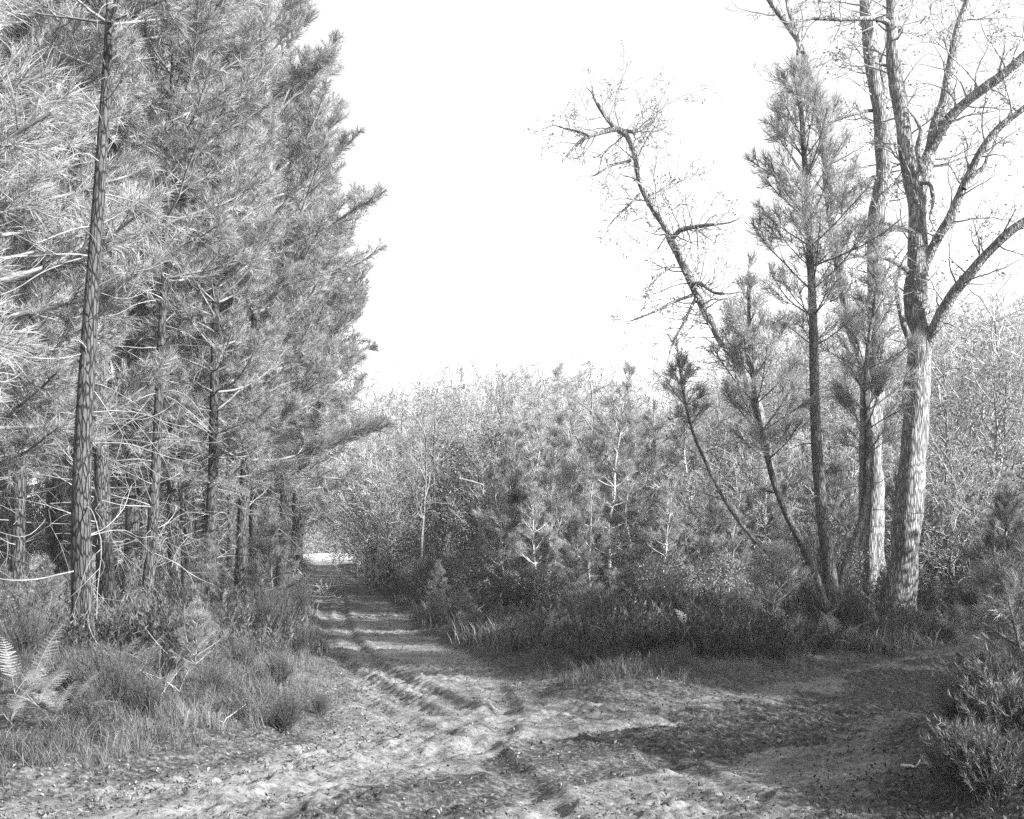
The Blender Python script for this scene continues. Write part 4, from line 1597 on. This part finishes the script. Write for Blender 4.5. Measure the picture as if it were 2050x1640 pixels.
# leaf litter and bits on the sand
g = np.random.default_rng(77)
n = 60000
d = 6.4 + 34 * g.random(n) ** 1.6
px = g.uniform(-40, 2090, n)
pts = np.stack([(px - 1025) / F * d, d], 1)
sd = sdf(pts[:, 0], pts[:, 1], ROAD)
keep = (g.random(n) < np.where(sd < -.6, .35, 1)) & (sd < 4)
pts = pts[keep]
z = ground_z(pts[:, 0], pts[:, 1]) + .006
lit = MB()
add_leaves(lit, np.column_stack([pts, z]), g.beta(.7, 2.0, len(pts)), .03, g=g, aspect=.5)
lo = lit.build('fallen_leaves', M_LITTER)
tag(lo, 'scraps of fallen leaves and bark strewn over the sand', None, None, 'stuff')

# fallen sticks
def stick(label, a, b, r, seed, cat='fallen stick', name='fallen_stick', z=None):
    p, q = G(*a), G(*b)
    g = np.random.default_rng(seed)
    n = 7
    pts = []
    for i in range(n):
        t = i / (n - 1)
        xy = p * (1 - t) + q * t
        pts.append([*xy, gz(*xy) + r + .02 + g.normal(0, .008) + (z or 0) * t, r * (1 - .5 * t)])
    pts = np.array(pts)
    o0 = pts[0, :3].copy()
    pts[:, :3] -= o0
    mb = MB()
    add_tube(mb, resample(pts, .06), 6, .12, cap=True, seed=seed)
    tw = [(*pts[3, :3], *(pts[3, :3] + [.1, .12, .08]), r * .5, r * .2)]
    add_segments(mb, tw, 5)
    o = mb.build(name, M_TWIG, None)
    o.location = o0
    tag(o, label, cat)


stick('pale stick lying across the left rut of the track', (657, 1194), (697, 1199), .022, 1)
stick('short pale stick in the grass, bottom right corner', (1805, 1565), (1862, 1580), .012, 2, z=-.02)
stick('thin pale stick on the left verge near the grass tufts', (440, 1490), (482, 1474), .005, 3, z=.05)

# broken pale limb hanging in front of the dark evergreen oak
bl = MB()
q = limb([(919, 958), (940, 963), (968, 971)], 32.4, 2.6, 1.5)
b0 = q[0, :3].copy()
q[:, :3] -= b0
add_tube(bl, resample(q, .08), 6, .1, cap=True, seed=9)
q2 = limb([(922, 960), (920, 950), (921, 946)], 32.4, 2, 1)
q2[:, :3] -= b0
add_tube(bl, q2, 6, .1, seed=9)
o = bl.build('broken_limb', M_TWIG_MID)
o.location = b0
tag(o, 'broken white limb stuck in the dark evergreen crown', 'broken branch')

# ------------------------------------------------------------------ trees beside and behind the photographer that shade the crossing
for i, (x, y, pr, sc) in enumerate([ (17, -5.5, edge_b, .85), (22, 8, edge_c, .75), (11, -1.5, edge_b, .6), (26, 1, edge_a, .8), (19, 13.5, edge_b, .62), (30, 9, edge_c, .8),
                                    (9, -7, edge_a, .8), (33, 17, edge_a, .6), (40, 10, edge_b, .8), (14.5, 15, edge_a, .72), (15.5, 8.5, edge_b, .85), (20, 5.5, edge_b, .9), (19, 9.5, edge_a, .85)]):
    place(pr, (x, y, 0), i * 1.7, sc, 'pine standing beside the side track, outside the picture to the right', 'pines outside the picture')
for i, (x, y, sc) in enumerate([(13, 6, 1.7), (8.6, 7.0, 1.5), (9.6, 8.1, 1.6), (8.5, 5.9, 1.3), (13, 15, 1.5), (16, 17.5, 1.8), (18.5, 21, 2.0), (17, 25, 1.7), (21, 25, 2.1), (12, 8.5, 1.4), (12.6, 20.3, 1.3), (12.6, 22.2, 1.35), (14, 24, 1.4), (9.2, 4.8, 1.3), (9.4, 3.0, 1.35), (10, 6.6, 1.35), (22, 17, 2.0), (19, 29, 1.8), (24, 31, 2.1), (21, 13, 1.9)]):
    place(bush_d, (x, y, 0), i * 2.1, sc, 'unseen evergreen thicket added on the right to shade the tracks and oaks', 'unseen thickets added for shade')  # unseen thickets, put in and sized for the shade they cast
for i, (x, y, sc) in enumerate([(-9, -3, .95), (-12, 3, 1.), (-7, -8, .9), (-2, -10, 1.), (3, -8.5, .95), (6, -12, 1.), (-12, -9, 1.), (-5, -14, 1.), (1, -15, .9), (-14, -2, 1.), (-10, 7, .95), (11, -11, .9), (-9.5, 2.5, .85), (-4.5, -6.5, .9)]):
    place((edge_a, edge_b, edge_c)[i % 3], (x, y, 0), i * 2.7, sc, 'pine standing behind the photographer, outside the picture', 'pines behind the photographer')

# ------------------------------------------------------------------ air
hz = MB()
x0, x1, y0, y1, z0, z1 = -130, 150, -40, 330, -1.6, 48
hz.add([(x0, y0, z0), (x1, y0, z0), (x1, y1, z0), (x0, y1, z0), (x0, y0, z1), (x1, y0, z1), (x1, y1, z1), (x0, y1, z1)],
       Q=[(0, 3, 2, 1), (4, 5, 6, 7), (0, 1, 5, 4), (1, 2, 6, 5), (2, 3, 7, 6), (3, 0, 4, 7)])
hm = bpy.data.materials.new('haze')
hm.use_nodes = True
hm.node_tree.nodes.clear()
ho = hm.node_tree.nodes.new('ShaderNodeOutputMaterial')
hv = hm.node_tree.nodes.new('ShaderNodeVolumePrincipled')
hv.inputs['Color'].default_value = (.9, .9, .9, 1)
hv.inputs['Density'].default_value = .0009
hv.inputs['Anisotropy'].default_value = .3
hm.node_tree.links.new(hv.outputs[0], ho.inputs['Volume'])
tag(hz.build('haze', hm), 'thin pale air that lightens the far woods', None, None, 'stuff')
